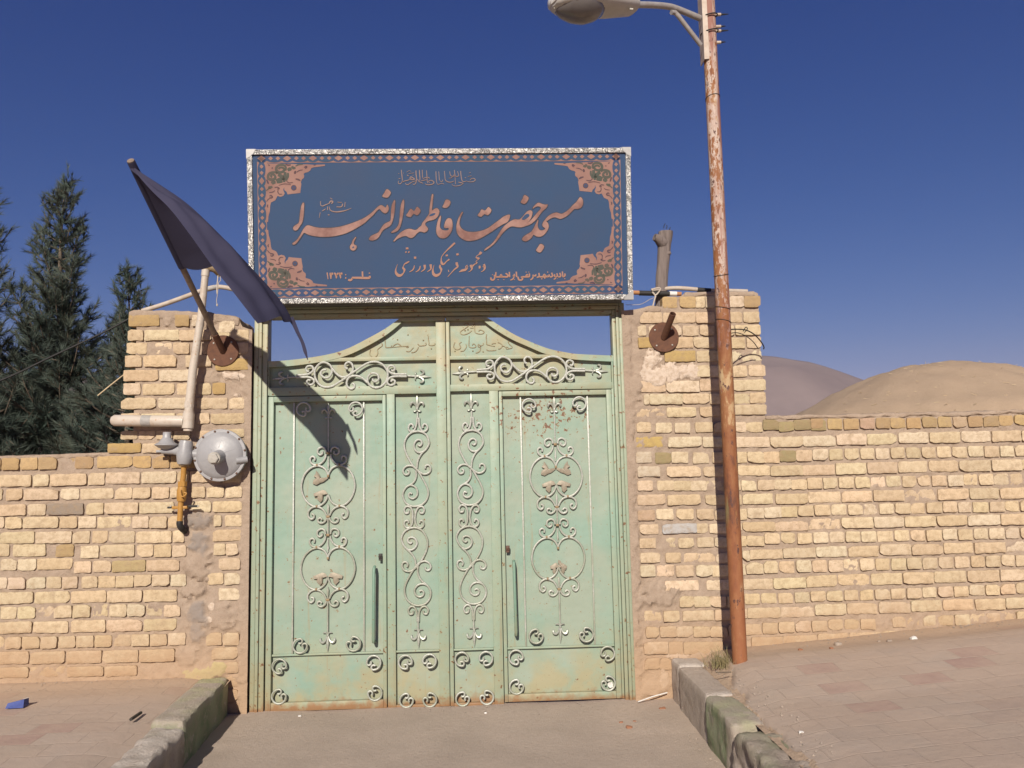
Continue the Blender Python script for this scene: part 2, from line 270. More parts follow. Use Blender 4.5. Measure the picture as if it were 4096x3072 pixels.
# ---------------------------------------------------------------- mesh helpers
class MB:
    def __init__(s): s.v = []; s.f = []; s.c = []; s.mi = []; s.hasc = False; s.smooth = True
    def add(s, verts, faces, tint=None, mi=0):
        o = len(s.v); s.v.extend([tuple(p) for p in verts]); s.f.extend([tuple(i+o for i in f) for f in faces]); s.mi.extend([mi]*len(faces))
        if tint is not None: s.hasc = True
        if tint is not None and len(tint) == len(verts) and hasattr(tint[0], '__len__'): s.c.extend([tuple(t) for t in tint])
        else: s.c.extend([tuple(tint) if tint is not None else (0, 0, 0)]*len(verts))
        return s
    def box(s, x0, x1, y0, y1, z0, z1, bev=0.0, tint=None, mi=0):
        b = bev
        if b <= 0:
            v = [(x, y, z) for x in (x0, x1) for y in (y0, y1) for z in (z0, z1)]
            return s.add(v, [(0,1,3,2),(4,6,7,5),(0,4,5,1),(2,3,7,6),(0,2,6,4),(1,5,7,3)], tint, mi)
        bm = bmesh.new(); bmesh.ops.create_cube(bm, size=1)
        for p in bm.verts: p.co = Vector(((x0+x1)/2+p.co.x*(x1-x0), (y0+y1)/2+p.co.y*(y1-y0), (z0+z1)/2+p.co.z*(z1-z0)))
        bmesh.ops.bevel(bm, geom=bm.edges[:], offset=b, segments=2, affect='EDGES', profile=0.5)
        return s.bm(bm, tint, mi)
    def bm(s, bm, tint=None, mi=0):
        bm.verts.index_update(); s.add([p.co.copy() for p in bm.verts], [[q.index for q in f.verts] for f in bm.faces], tint, mi); bm.free(); return s
    def tube(s, pts, r, seg=8, caps=True, tint=None, mi=0, flat=1.0):
        pts = [Vector(p) for p in pts]; n = len(pts); rs = r if hasattr(r, '__len__') else [r]*n
        V_, F_ = [], []; pn = None
        for i, p in enumerate(pts):
            t = (pts[min(i+1, n-1)]-pts[max(i-1, 0)]).normalized()
            if pn is None:
                pn = t.cross(Vector((0, 1, 0)));  pn = t.cross(Vector((1, 0, 0))) if pn.length < 0.1 else pn
            nn = pn-t*pn.dot(t); nn = nn.normalized() if nn.length > 1e-6 else t.orthogonal().normalized(); pn = nn; bb = t.cross(nn)
            for k in range(seg):
                a = 2*math.pi*k/seg; V_.append(p+nn*(math.cos(a)*rs[i])+bb*(math.sin(a)*rs[i]*flat))
        for i in range(n-1):
            for k in range(seg):
                k2 = (k+1) % seg; F_.append((i*seg+k, i*seg+k2, (i+1)*seg+k2, (i+1)*seg+k))
        if caps: F_ += [tuple(range(seg))[::-1], tuple(range((n-1)*seg, n*seg))]
        return s.add(V_, F_, tint, mi)
    def cyl(s, a, b, r, seg=16, r2=None, mi=0): return s.tube([a, b], [r, r if r2 is None else r2], seg, True, None, mi)
    def lathe(s, prof, origin, axis, seg=32, mi=0):
        q = Vector(axis).to_track_quat('Z', 'Y'); V_, F_ = [], []; o = Vector(origin); n = len(prof)
        for r, h in prof:
            for k in range(seg):
                a = 2*math.pi*k/seg; V_.append(o+q @ Vector((r*math.cos(a), r*math.sin(a), h)))
        for i in range(n-1):
            for k in range(seg): F_.append((i*seg+k, i*seg+(k+1) % seg, (i+1)*seg+(k+1) % seg, (i+1)*seg+k))
        F_ += [tuple(range(seg))[::-1], tuple(range((n-1)*seg, n*seg))]
        return s.add(V_, F_, None, mi)
    def poly(s, pts, off, mi=0):
        """a flat outline given depth: front at pts, back at pts+off"""
        pts = [Vector(p) for p in pts]; off = Vector(off); n = len(pts)
        tri = tessellate_polygon([pts])
        nf = (pts[tri[0][1]]-pts[tri[0][0]]).cross(pts[tri[0][2]]-pts[tri[0][0]]) if tri else Vector((0, -1, 0))
        F_ = []
        for a, b, c in tri:
            if (pts[b]-pts[a]).cross(pts[c]-pts[a]).dot(off) > 0: a, b = b, a
            F_.append((a, b, c)); F_.append((c+n, b+n, a+n))
        F_ += [(i, (i+1) % n, (i+1) % n+n, i+n) for i in range(n)]
        return s.add(pts+[p+off for p in pts], F_, None, mi)
    def build(s, name, mats, parent=None, smooth=True, weld=False, **tags):
        me = bpy.data.meshes.new(name); me.from_pydata(s.v, [], s.f)
        mats = mats if isinstance(mats, (list, tuple)) else [mats]
        for q in mats: me.materials.append(MT[q])
        if len(mats) > 1: me.polygons.foreach_set('material_index', s.mi)
        if s.hasc:
            ca = me.color_attributes.new('tint', 'FLOAT_COLOR', 'POINT'); arr = np.ones((len(s.v), 4), np.float32); arr[:, :3] = np.array(s.c, np.float32); ca.data.foreach_set('color', arr.ravel())
        me.update()
        if smooth:
            me.polygons.foreach_set('use_smooth', [True]*len(me.polygons))
            try: me.set_sharp_from_angle(angle=R(42))
            except Exception: pass
        o = bpy.data.objects.new(name, me); COL.objects.link(o)
        if parent is not None:
            o.parent = parent; o.location = -root_loc(parent)
        for k, v_ in tags.items(): o[k] = v_
        return o
def root_loc(o):
    # world position of the parent: meshes are written in world coordinates
    w = Vector(o.location)
    return w if o.parent is None else w+root_loc(o.parent)
def thing(name, label, cat, loc, group=None):
    o = bpy.data.objects.new(name, None); o.empty_display_size = 0.1; COL.objects.link(o); o.location = Vector(loc); o['label'] = label; o['category'] = cat
    if group: o['group'] = group
    return o
def smooth_path(pts, step=4, closed=False):
    P = [Vector(p) for p in pts]; n = len(P); out = []
    for i in range(n-1 if not closed else n):
        p0, p1, p2, p3 = (P[(i-1) % n], P[i % n], P[(i+1) % n], P[(i+2) % n]) if closed else (P[max(i-1, 0)], P[i], P[i+1], P[min(i+2, n-1)])
        for k in range(step):
            t = k/step; out.append(0.5*((2*p1)+(p2-p0)*t+(2*p0-5*p1+4*p2-p3)*t*t+(3*p1-p0-3*p2+p3)*t**3))
    if not closed: out.append(P[-1])
    return out
def nz(p, s=1.0, o=0.0): return mn.noise(Vector((p[0]*s+o, p[1]*s-o*1.7, p[2]*s+o*0.3)))
def rough_box(x0, x1, y0, y1, z0, z1, cell=0.03, amp=0.012, sc=9.0, seed=0.0, rnd=0.02, tint=None, taper=None):
    """a box with a fine skin, rounded edges and a lumpy surface"""
    nx, ny, nzz = [max(2, int(round(abs(b-a)/cell))) for a, b in ((x0, x1), (y0, y1), (z0, z1))]
    mb = MB(); idx = {}; V_ = []; F_ = []
    def vid(i, j, k):
        if (i, j, k) not in idx:
            idx[(i, j, k)] = len(V_)
            p = Vector((x0+(x1-x0)*i/nx, y0+(y1-y0)*j/ny, z0+(z1-z0)*k/nzz))
            c = Vector((min(max(p.x, x0+rnd), x1-rnd), min(max(p.y, y0+rnd), y1-rnd), min(max(p.z, z0+rnd), z1-rnd)))
            d = p-c
            if d.length > 1e-6: p = c+d.normalized()*min(d.length, rnd)
            p += Vector((nz(p, sc, seed), nz(p, sc, seed+9), nz(p, sc, seed+21)))*amp + Vector((nz(p, sc*3, seed), nz(p, sc*3, seed+9), nz(p, sc*3, seed+21)))*amp*0.45
            V_.append(taper(p) if taper else p)
        return idx[(i, j, k)]
    for i in range(nx):
        for j in range(ny):
            F_.append((vid(i, j, 0), vid(i, j+1, 0), vid(i+1, j+1, 0), vid(i+1, j, 0))); F_.append((vid(i, j, nzz), vid(i+1, j, nzz), vid(i+1, j+1, nzz), vid(i, j+1, nzz)))
    for i in range(nx):
        for k in range(nzz):
            F_.append((vid(i, 0, k), vid(i+1, 0, k), vid(i+1, 0, k+1), vid(i, 0, k+1))); F_.append((vid(i, ny, k), vid(i, ny, k+1), vid(i+1, ny, k+1), vid(i+1, ny, k)))
    for j in range(ny):
        for k in range(nzz):
            F_.append((vid(0, j, k), vid(0, j, k+1), vid(0, j+1, k+1), vid(0, j+1, k))); F_.append((vid(nx, j, k), vid(nx, j+1, k), vid(nx, j+1, k+1), vid(nx, j, k+1)))
    mb.add(V_, F_, [tint(p) for p in V_] if tint else None)
    return mb

# ---------------------------------------------------------------- brick walls
def brick(mb, x0, x1, z0, z1, tint, seed, y0=0.0, depth=0.09, chip=None):
    rs = random.Random(seed); hw, hh = (x1-x0)/2+0.0005, (z1-z0)/2+0.0022; cx, cz = (x0+x1)/2, (z0+z1)/2
    nu, nv = max(5, int(hw*2/0.011)), max(5, int(hh*2/0.010)); y0 += rs.uniform(-0.005, 0.004); rr = rs.uniform(0.004, 0.014); b = rs.uniform(0.002, 0.0045)
    rot = rs.uniform(-0.012, 0.012); tl = rs.uniform(-0.03, 0.03); cut = [(rs.uniform(0.012, 0.04), rs.uniform(0.008, 0.02)) if rs.random() < 0.17 else None for _ in range(4)]; sink = -0.004 if rs.random() > 0.12 else 0.006
    V_, F_ = [], []
    for j in range(nv+3):
        for i in range(nu+3):
            ring = i in (0, nu+2) or j in (0, nv+2)
            u = -1+2*min(max(i-1, 0), nu)/nu; v = -1+2*min(max(j-1, 0), nv)/nv
            x, z = u*hw, v*hh; sx, sz = (1 if x > 0 else -1), (1 if z > 0 else -1); ax, az = abs(x), abs(z)
            qx, qz = ax-(hw-rr), az-(hh-rr)
            if qx > 0 and qz > 0:
                l = math.hypot(qx, qz)
                if l > rr: ax, az = hw-rr+qx/l*rr, hh-rr+qz/l*rr
            ct = cut[(sx > 0)*2+(sz > 0)]
            if ct:
                e = (ax-hw)/ct[0]+(az-hh)/ct[1]+1
                if e > 0: ax -= e*ct[0]*0.5; az -= e*ct[1]*0.5
            x, z = ax*sx, az*sz; d = min(hw-ax, hh-az); px, pz = cx+x-z*rot, cz+z+x*rot
            wob = 0.0042; px += nz((px, seed, pz), 30)*wob; pz += nz((px, seed+5, pz), 26)*wob
            y = y0+sink+x*tl*0.12-nz((px, seed, pz), 22)*0.0016-nz((px, seed, pz), 70)*0.0014
            if d < b: y += b*(1-math.sqrt(max(0, 1-(1-d/b)**2)))
            if ring: y = y0+depth
            V_.append((px, y, pz))
    w = nu+3
    for j in range(nv+2):
        for i in range(w-1): F_.append((j*w+i, j*w+i+1, (j+1)*w+i+1, (j+1)*w+i))
    mb.add(V_, F_, tint)
TINTS = [(0.515, 0.405, 0.268), (0.53, 0.420, 0.285), (0.495, 0.382, 0.246), (0.545, 0.445, 0.315), (0.50, 0.390, 0.262), (0.52, 0.410, 0.272)]
OCHRE = [(0.40, 0.275, 0.138), (0.375, 0.258, 0.132), (0.42, 0.298, 0.155), (0.35, 0.245, 0.135)]
OLIVE = (0.265, 0.215, 0.115); GREY = (0.245, 0.20, 0.16); PALE = (0.46, 0.385, 0.29); ROSE = (0.40, 0.285, 0.195); AMBER = (0.375, 0.262, 0.112)
def btint(seed, pal=None, f=1.0):
    rs = random.Random(seed*13+5); c = rs.choice(pal or TINTS); k = rs.uniform(0.90, 1.07)*f; return tuple(min(0.8, q*k*rs.uniform(0.97, 1.03)) for q in c)
def blob(p, cx, cz, rx, rz):
    q = ((p[0]-cx)/rx)**2+((p[2]-cz)/rz)**2+0.9*nz((p[0], 1, p[2]), 11)+0.8*nz((p[0], 4, p[2]), 30)+0.4*nz((p[0], 7, p[2]), 70)
    return max(0.0, min(1.0, (1.2-q)*1.6))
base_z = lambda x: 0.235 if x < -1.6 else (float(np.interp(x, [1.0, 1.4, 1.84, 3.68, 5], [0.02, 0.10, 0.305, 0.435, 0.53])))
def mortar_sheet(mb, x0, x1, ztop, zbot, patches, depth=0.0105, cell=0.0125, edge=None):
    """front skin of mortar; ztop, zbot are functions of x; patches are lumps of plaster that lie over the bricks"""
    nx = int((x1-x0)/cell); V_, F_, C_ = [], [], []
    nzz = max(int((ztop((x0+x1)/2)-zbot((x0+x1)/2))/cell), 2)
    for j in range(nzz+1):
        for i in range(nx+1):
            x = x0+(x1-x0)*i/nx; a, b = zbot(x), ztop(x); z = a+(b-a)*j/nzz
            if edge: x += edge(x, z)
            p = (x, 0, z); h = depth-0.014*max(0, 1-(z-base_z(x))/0.17)*(0.6+0.9*nz(p, 6)) if z > base_z(x) else depth; h += 0
            h += -nz(p, 16)*0.008-nz(p, 48)*0.006-nz(p, 4, 3)*0.004; cc = [0, 0, 0]
            for kind, cx, cz, rx, rz, out in patches:
                w = blob(p, cx, cz, rx, rz)
                if w > 0:
                    h += (-out*0.6-nz(p, 15)*0.004-nz(p, 60)*0.0022-h)*w
                    if kind < 3: cc[kind] = max(cc[kind], w)
            V_.append((x, h, z)); C_.append(cc)
    w = nx+1
    for j in range(nzz):
        for i in range(nx): F_.append((j*w+i, j*w+i+1, (j+1)*w+i+1, (j+1)*w+i))
    mb.add(V_, F_, C_)
def rows_from(mb, view, rows, seed, special={}, palfun=None, skip=None):
    for ri, (y0, y1, xs) in enumerate(rows):
        for bi, bx in enumerate(xs):
            dy = bx[2] if len(bx) > 2 else 0
            a = at(view, (bx[0], y1+dy)); b = at(view, (bx[1], y0+dy)); sd = seed+ri*37+bi
            t = special.get((ri, bi)) or btint(sd, palfun(ri, bi) if palfun else None)
            brick(mb, a.x, b.x, a.z, b.z, t, sd)

# left boundary wall and left gate pier (surveyed courses)
LW = [(37,98,[(10,100,5),(105,195,3),(200,297,2),(300,385),(390,487,-2),(505,690,-6),(693,787,-5),(795,885,-4)]),
 (121,181,[(0,165,9),(172,255,7),(262,452,4),(458,545),(552,730,-5),(738,920,-8)]),
 (200,256,[(-60,12,5),(30,118,5),(125,305,4),(315,412,2),(418,592),(600,688,-3),(692,785,-4),(793,882,-5)]),
 (277,335,[(-40,135,8),(145,240,6),(245,435,2),(450,540),(545,722,-3),(725,905,-5)]),
 (348,406,[(-40,20,2),(28,115,2),(118,305,1),(310,402),(408,500),(505,680),(690,775),(780,870)]),
 (424,485,[(0,180,3),(185,375,2),(378,470),(480,562),(568,702),(710,895)]),
 (494,557,[(-30,48,-3),(65,238,-2),(290,385),(420,515,6),(525,702),(715,800),(803,893)]),
 (573,632,[(0,85,-4),(90,188,-3),(192,378,-8),(385,475,8),(485,578,4),(583,758,3),(762,935)]),
 (659,717,[(-60,35,8),(42,133,7),(137,235,6),(240,318,4),(325,405,4),(425,508,2),(512,600),(605,697,-1),(702,790,-8),(793,885,-9)]),
 (735,797,[(-20,172,6),(177,362,4),(368,552),(558,740,-3),(748,922,-6)]),
 (810,872,[(0,85,10),(90,182,8),(187,278,5),(282,375,2),(380,470),(475,558),(570,660,-3),(663,755,-5),(760,845,-6)]),
 (888,950,[(-20,165,8),(172,355,6),(370,550),(555,740,-3),(748,920,-6)]),
 (968,1028,[(-60,20,8),(25,110,8),(115,208,7),(212,298,6),(303,392,4),(396,488,2),(492,582),(590,680,-3),(687,778,-6),(782,870,-7)]),
 (1044,1110,[(-20,150,8),(158,340,6),(345,530,4),(537,722),(727,912,-5)]),
 (1125,1180,[(-20,150,8),(155,340,6),(350,540,3),(545,715)])]
zt = lambda v, pts: (lambda ps: (lambda x: float(np.interp(x, [p.x for p in ps], [p.z for p in ps]))))(ats(v, pts))
wall_l = MB(); mor_l = MB()
rows_from(wall_l, 'A2', LW, 100, {(3, 2): GREY, (6, 2): (0.35, 0.25, 0.13), (7, 5): (0.36, 0.28, 0.15)}, lambda r, b: OCHRE if r == 0 else None)
for ri, (y0, y1, xs) in enumerate(LW):                # the courses run on past the picture
    a = at('A2', (xs[0][0]-8, y1+xs[0][2])); b = at('A2', (xs[0][0]-8, y0+xs[0][2])); x = a.x; k = 0
    while x > -4.5:
        wd = 0.11 if ri % 2 == 0 else 0.222
        brick(wall_l, x-wd+0.01, x, a.z, b.z, btint(9000+ri*50+k, OCHRE if ri == 0 else None), 9000+ri*50+k); x -= wd; k += 1
PXL = at('A2', (915, 500)).x                          # the pier begins here
ground_l = lambda x: 0.20
topL = zt('A1', [(0, 1524), (400, 1512), (700, 1500), (800, 1496), (1000, 1496)])
mortar_sheet(mor_l, -4.55, PXL, lambda x: topL(x)+0.004, ground_l, [])
w = thing('brick_wall', 'low yellow brick boundary wall under the pine trees, ending at the gas pipe', 'wall', (-3.3, 0.11, 0.2), 'yellow brick boundary walls')
wall_l.build('brick_courses', 'brick', w); mor_l.build('mortar_joints', 'mortar', w)
rough_box(-4.55, PXL, 0.018, 0.24, 0.0, 1.62, 0.05, 0.01, 6, 3).build('wall_core', 'mortar', w)
# thin mud capping that the top course carries
def capping(view, pts, y0, y1, th, name, parent, seed, over=0.0):
    f = zt(view, pts); ps = ats(view, pts)
    def tp(p):
        return Vector((p.x, p.y, f(p.x)-th+p.z))
    rough_box(ps[0].x-over, ps[-1].x+over, y0, y1, 0.0, th, 0.016, 0.010, 13, seed, 0.014, None, tp).build(name, 'mortar', parent)
capping('A1', [(-1500, 1520), (0, 1520), (400, 1508), (700, 1496), (785, 1494)], 0.004, 0.25, 0.03, 'mud_capping', w, 5)

LP1 = [(480,560,[(948,1175),(1290,1395),(1415,1500),(1615,1728,46)]),
 (590,665,[(943,1055),(1065,1320),(1322,1560),(1600,1690),(1700,1835)]),
 (685,765,[(930,1080),(1140,1262),(1275,1395),(1490,1590),(1740,1830)]),
 (778,860,[(922,1045),(1060,1300),(1370,1560),(1590,1830,25)]),
 (885,965,[(908,1165),(1175,1440)]),
 (985,1065,[(908,1035),(1050,1285),(1300,1440),(1460,1555),(1565,1660,-5)]),
 (1090,1170,[(893,1150),(1165,1400),(1450,1675),(1690,1800)]),
 (1205,1280,[(893,1030),(1040,1290),(1300,1400),(1450,1545),(1555,1800)]),
 (1335,1395,[(885,1010),(1020,1140),(1150,1270),(1280,1400),(1450,1590),(1600,1800,-15)]),
 (1425,1495,[(795,1040),(1050,1290),(1300,1420),(1440,1640),(1650,1815)])]
LP2 = [(30,92,[(890,960),(968,1060),(1070,1170),(1178,1262)]),
 (110,168,[(925,985),(992,1150),(1160,1262)]),
 (193,247,[(888,955),(1000,1070),(1080,1168),(1178,1262)]),
 (267,323,[(1000,1100),(1110,1262)]),
 (340,398,[(875,940,6),(1115,1155),(1172,1262)]),
 (415,475,[(902,960,6),(1110,1258)]),
 (490,548,[(898,970,8),(1115,1175),(1178,1240)]),
 (565,625,[(1140,1252)]),
 (643,702,[(890,970,8),(1082,1165),(1170,1252)]),
 (722,783,[(1140,1250)]),
 (810,868,[(855,940)]),
 (955,1018,[(876,968),(1075,1155),(1162,1248)]),
 (1030,1092,[(1105,1240)]), (1108,1165,[(1165,1242)]), (1178,1240,[(1170,1240)]), (1252,1312,[(1172,1240)]), (1322,1378,[(1175,1240)])]
PIER_END = at('A2', (1288, 700)).x
pier = MB(); pm = MB()
rows_from(pier, 'A1', LP1, 3000, {(9, 0): AMBER, (0, 0): (0.36, 0.25, 0.12), (0, 1): (0.345, 0.24, 0.12), (3, 3): AMBER, (5, 4): (0.365, 0.25, 0.11)}, None)
rows_from(pier, 'A2', LP2, 4000, {(0, 0): OCHRE[0], (0, 1): OCHRE[1], (0, 2): OCHRE[2]})
topP = zt('A1', [(880, 470), (1000, 455), (1500, 462), (1640, 478), (1770, 515), (1775, 560), (1842, 585), (1880, 590)])
lx = lambda z: float(np.interp(z, [at('A1', (795, 1500)).z, at('A1', (890, 1410)).z, at('A1', (900, 1100)).z, at('A1', (950, 470)).z], [at('A1', (800, 1500)).x+0.01, at('A1', (895, 1410)).x, at('A1', (915, 1100)).x, at('A1', (960, 470)).x]))
q = lambda v, x, y: (at(v, (x, y)).x, at(v, (x, y)).z)
PL = [(0, *q('A1', 1700, 925), 0.075, 0.028, 0.012), (0, *q('A1', 1740, 1075), 0.03, 0.012, 0.008), (3, *q('A1', 1560, 940), 0.07, 0.04, 0.004),
      (3, *q('A1', 1230, 520), 0.035, 0.04, 0.006), (3, *q('A1', 1560, 500), 0.04, 0.04, 0.0),
      (1, *q('A2', 1030, 370), 0.09, 0.06, 0.020), (1, *q('A2', 1040, 480), 0.06, 0.08, 0.012), (3, *q('A2', 1040, 600), 0.085, 0.10, 0.014), (3, *q('A2', 1010, 740), 0.07, 0.06, 0.012),
      (1, *q('A2', 1030, 890), 0.06, 0.13, 0.006), (0, *q('A2', 1100, 815), 0.022, 0.025, 0.008), (0, *q('A2', 1090, 885), 0.018, 0.02, 0.006), (3, *q('A2', 1160, 870), 0.09, 0.09, 0.008),
      (2, *q('A2', 1040, 1180), 0.10, 0.055, 0.016), (2, *q('A2', 1130, 1150), 0.07, 0.05, 0.010), (3, *q('A2', 980, 1080), 0.09, 0.07, 0.006), (3, PIER_END, 1.0, 0.055, 2.6, 0.002)]
mortar_sheet(pm, -2.335, PIER_END+0.012, lambda x: topP(x), (lambda x: -0.02), PL, 0.0105, 0.0115,
             lambda x, z: max(0.0, lx(z)-x) if x < -2.15 else 0.0)
p = thing('brick_pier', 'yellow brick gate pier carrying the gas regulator and the flag bracket', 'gate pier', (-1.93, 0.18, 0), 'brick piers either side of the gate')
pier.build('brick_courses', 'brick', p); pm.build('mortar_joints', 'mortar', p)
def ptap(pp): return Vector((max(pp.x, lx(min(max(pp.z, 1.7), 2.6))+0.012), pp.y, pp.z if pp.z < 2.0 else pp.z))
rough_box(-2.32, PIER_END+0.004, 0.019, 0.36, 0.0, 2.545, 0.05, 0.009, 6, 11, 0.02, None, ptap).build('pier_core', 'mortar', p)
capping('A1', [(952, 450), (985, 440), (1300, 446), (1520, 456), (1640, 470), (1765, 500)], 0.0, 0.37, 0.06, 'mud_capping', p, 8)

# right gate pier
RK4 = [(860,970,[(440,580),(612,770),(780,865),(875,960),(1115,1262,-5),(1270,1430,-5)]),
 (1020,1125,[(205,430),(443,768),(778,960),(1120,1245,-5),(1262,1420,-5)]),
 (1155,1255,[(185,265),(300,440),(450,622),(645,798),(820,960),(1000,1160),(1180,1430,-5)]),
 (1275,1380,[(190,430),(555,745),(755,960),(1000,1115),(1130,1270,5),(1298,1440)]),
 (1412,1520,[(460,768),(785,985),(990,1125),(1138,1450,-5)])]
RK5 = [(130,220,[(640,740),(750,860),(930,1050),(1070,1205,-5)]),
 (245,335,[(165,375,12),(385,655,12),(665,820),(826,930),(940,1207)]),
 (362,445,[(200,245,6),(250,517,4),(522,740),(748,930),(940,1075),(1082,1207,-8)]),
 (470,550,[(140,380,8),(390,630,5),(665,830),(840,938),(945,1212,-15)]),
 (600,680,[(140,255),(300,430,5),(455,580,5),(628,770),(780,940),(950,1045),(1048,1180),(1190,1315,-20),(1320,1440,-5),(1445,1580,-20),(1585,1680,-30)]),
 (720,805,[(135,355),(400,675),(690,955),(965,1240),(1250,1515),(1520,1785,-8)]),
 (845,935,[(135,260),(295,425,5),(430,562),(610,735,5),(770,960),(970,1050),(1060,1190),(1195,1322),(1325,1455,-12),(1462,1590,-15)]),
 (965,1050,[(148,330),(390,667),(697,970),(980,1240,-8),(1250,1512,-8),(1520,1780,-12)]),
 (1085,1165,[(148,270),(312,445),(450,585),(588,718),(725,860),(870,1000),(1010,1125),(1145,1278,-5),(1282,1420,-8),(1425,1550,-10)]),
 (1200,1285,[(148,375),(395,665),(710,1005),(1020,1265,-8),(1295,1555,-8)]),
 (1320,1405,[(150,285,8),(305,440),(470,608),(640,775),(790,975),(985,1052),(1060,1192,-10),(1200,1335,-15),(1340,1468,-20)]),
 (1440,1520,[(165,315,8),(355,635),(640,728),(745,1010),(1020,1285,-15),(1290,1560,-18)]),
 (1555,1635,[(165,295,8),(330,468,5),(485,610,5),(645,775),(790,980),(990,1050,-8),(1055,1190,-12)])]
RK6 = [(110,180,[(148,285),(330,435),(455,690),(695,870),(885,930,-15),(935,1168,-25),(1175,1405,-35)]),
 (200,280,[(148,250),(270,390),(405,528),(550,665),(668,780),(790,900,-10),(910,1028,-20)]),
 (310,385,[(330,565),(630,880,-5),(890,1098,-12),(1105,1335,-20)]),
 (425,500,[(430,530),(535,648),(650,760),(775,890),(900,1005,-20)]),
 (525,600,[(180,300,5),(315,425,4),(455,675),(685,910,-8),(920,1155,-20),(1165,1395,-25)]),
 (640,715,[(190,280,4),(288,405),(410,525),(530,645),(650,770),(785,895,-10),(905,1015,-15)]),
 (750,840,[(175,345),(355,450),(460,740)]), (870,950,[(180,285),(290,370)])]
rp = MB(); rm = MB(); rw = MB(); rwm = MB()
XB = at('B5', (1213, 500)).x                          # right edge of the pier above the low wall
rows_from(rp, 'B4', RK4, 5000, {(0, 0): OCHRE[2], (0, 1): OCHRE[2], (0, 5): OCHRE[3], (3, 0): AMBER, (4, 0): (0.39, 0.28, 0.12)})
for rows, vw, sd, sp in ((RK5, 'B5', 6000, {(5, 0): (0.42, 0.305, 0.118), (6, 1): OLIVE, (6, 8): OLIVE, (11, 1): (0.39, 0.375, 0.36), (6, 0): PALE, (7, 0): PALE, (10, 0): ROSE}), (RK6, 'B6', 7000, {})):
    for ri, (y0, y1, xs) in enumerate(rows):
        for bi, bx in enumerate(xs):
            dy = bx[2] if len(bx) > 2 else 0; a = at(vw, (bx[0], y1+dy)); b = at(vw, (bx[1], y0+dy)); s_ = sd+ri*37+bi
            low = vw == 'B6' or ri >= 4
            brick(rw if (low and (a.x+b.x)/2 > XB) else rp, a.x, b.x, a.z, b.z, sp.get((ri, bi)) or btint(s_, OCHRE[2:]+[OLIVE, OLIVE] if (vw == 'B5' and ri == 4 and bi >= 7) else None), s_)
# right boundary wall : headers and stretchers in turn, each course surveyed at both ends
def cz(v, xa, ya, xb, yb):
    A, B = at(v, (xa, ya)), at(v, (xb, yb)); return lambda x: A.z+(B.z-A.z)*(x-A.x)/(B.x-A.x)
RWR = [('B7', 636, 705, 600, 664, 'h', [400,510,618,727,832,935,1038,1140,1246,1346,1446,1548,1656,1755,1860]), ('B7', 738, 806, 702, 768, 's', [570,775,983,1190,1400,1604,1804]),
 ('B7', 836, 905, 800, 866, 'h', [412,522,624,730,830,932,1034,1138,1238,1340,1447,1555,1660,1760]), ('B7', 928, 998, 893, 962, 's', [568,775,980,1185,1388,1603,1810]),
 ('B7', 1027, 1094, 985, 1052, 'h', [378,482,586,695,803,906,1008,1110,1205,1312,1420,1520,1622,1728]), ('B7', 1117, 1184, 1078, 1145, 's', [385,606,817,1028,1244,1457,1660,1865]),
 ('B7', 1207, 1273, 1168, 1232, 'h', [316,424,535,648,752,855,962,1070,1170,1280,1380,1476,1590,1698,1795]), ('B7', 1298, 1364, 1252, 1318, 's', [387,605,820,1025,1240,1445,1665]),
 ('B7', 1390, 1455, 1345, 1412, 'h', [92,200,310,415,525,633,735,845,955,1065,1170,1278,1380,1485,1587,1696,1798]), ('B7', 1486, 1553, 1436, 1502, 's', [435,650,860,1073,1285,1490,1702]),
 ('B7', 1574, 1650, 1528, 1596, 'h', [88,190,303,410,518,623,728,830,935,1040,1142,1250,1358,1465,1565,1668,1764])]
R8 = [(212, 292, 145, 228, 's', [424,670,918,1165,1403,1655,1905]), (338, 410, 258, 332, 'h', [80,210,335,460,580,712,835,950,1072,1192,1312,1432,1552,1668,1795,1910,2030]),
 (435, 517, 362, 438, 's', [492,735,980,1225,1468,1715,1950]), (562, 640, 472, 545, 'h', [90,215,342,468,592,716,840,960,1082,1196,1318,1432,1560,1680,1802,1916,2035]), (668, 762, 572, 640, 's', [8,252,512,757,1000,1232,1485,1715,1965])]
for r in R8: RWR.append(('B8',)+r)
for ri, (v, ya, yb, yc, yd, kind, xs) in enumerate(RWR):
    xe = 1818 if v == 'B7' else 2085
    ztp, zbt = cz(v, 0, ya, xe, yc), cz(v, 0, yb, xe, yd); X = [at(v, (x, (ya+yb)/2)).x for x in xs]; pitch = (X[-1]-X[0])/(len(X)-1)
    while X[-1] < 4.9: X.append(X[-1]+pitch)
    for bi in range(len(X)-1):
        sd = 8000+ri*61+bi; rs = random.Random(sd); g = rs.uniform(0.007, 0.016); xm = (X[bi]+X[bi+1])/2; j = rs.uniform(-0.003, 0.003)
        pal = None
        if ri == 0: pal = OCHRE[2:]+([OLIVE] if xm < 2.5 else [ROSE, OCHRE[1]])
        brick(rw, X[bi]+g*0.5, X[bi+1]-g*0.5, zbt(xm)+j, ztp(xm)+j, btint(sd, pal), sd)
topR = zt('B7', [(80, 610), (300, 598), (800, 592), (1818, 566), (2600, 550)])
wallbase_r = zt('F', [(1450, 1530), (1480, 1500), (1600, 1425), (2212, 1365), (2900, 1290)])
mortar_sheet(rwm, XB-0.02, 4.95, topR, lambda x: wallbase_r(x)-0.06, [])
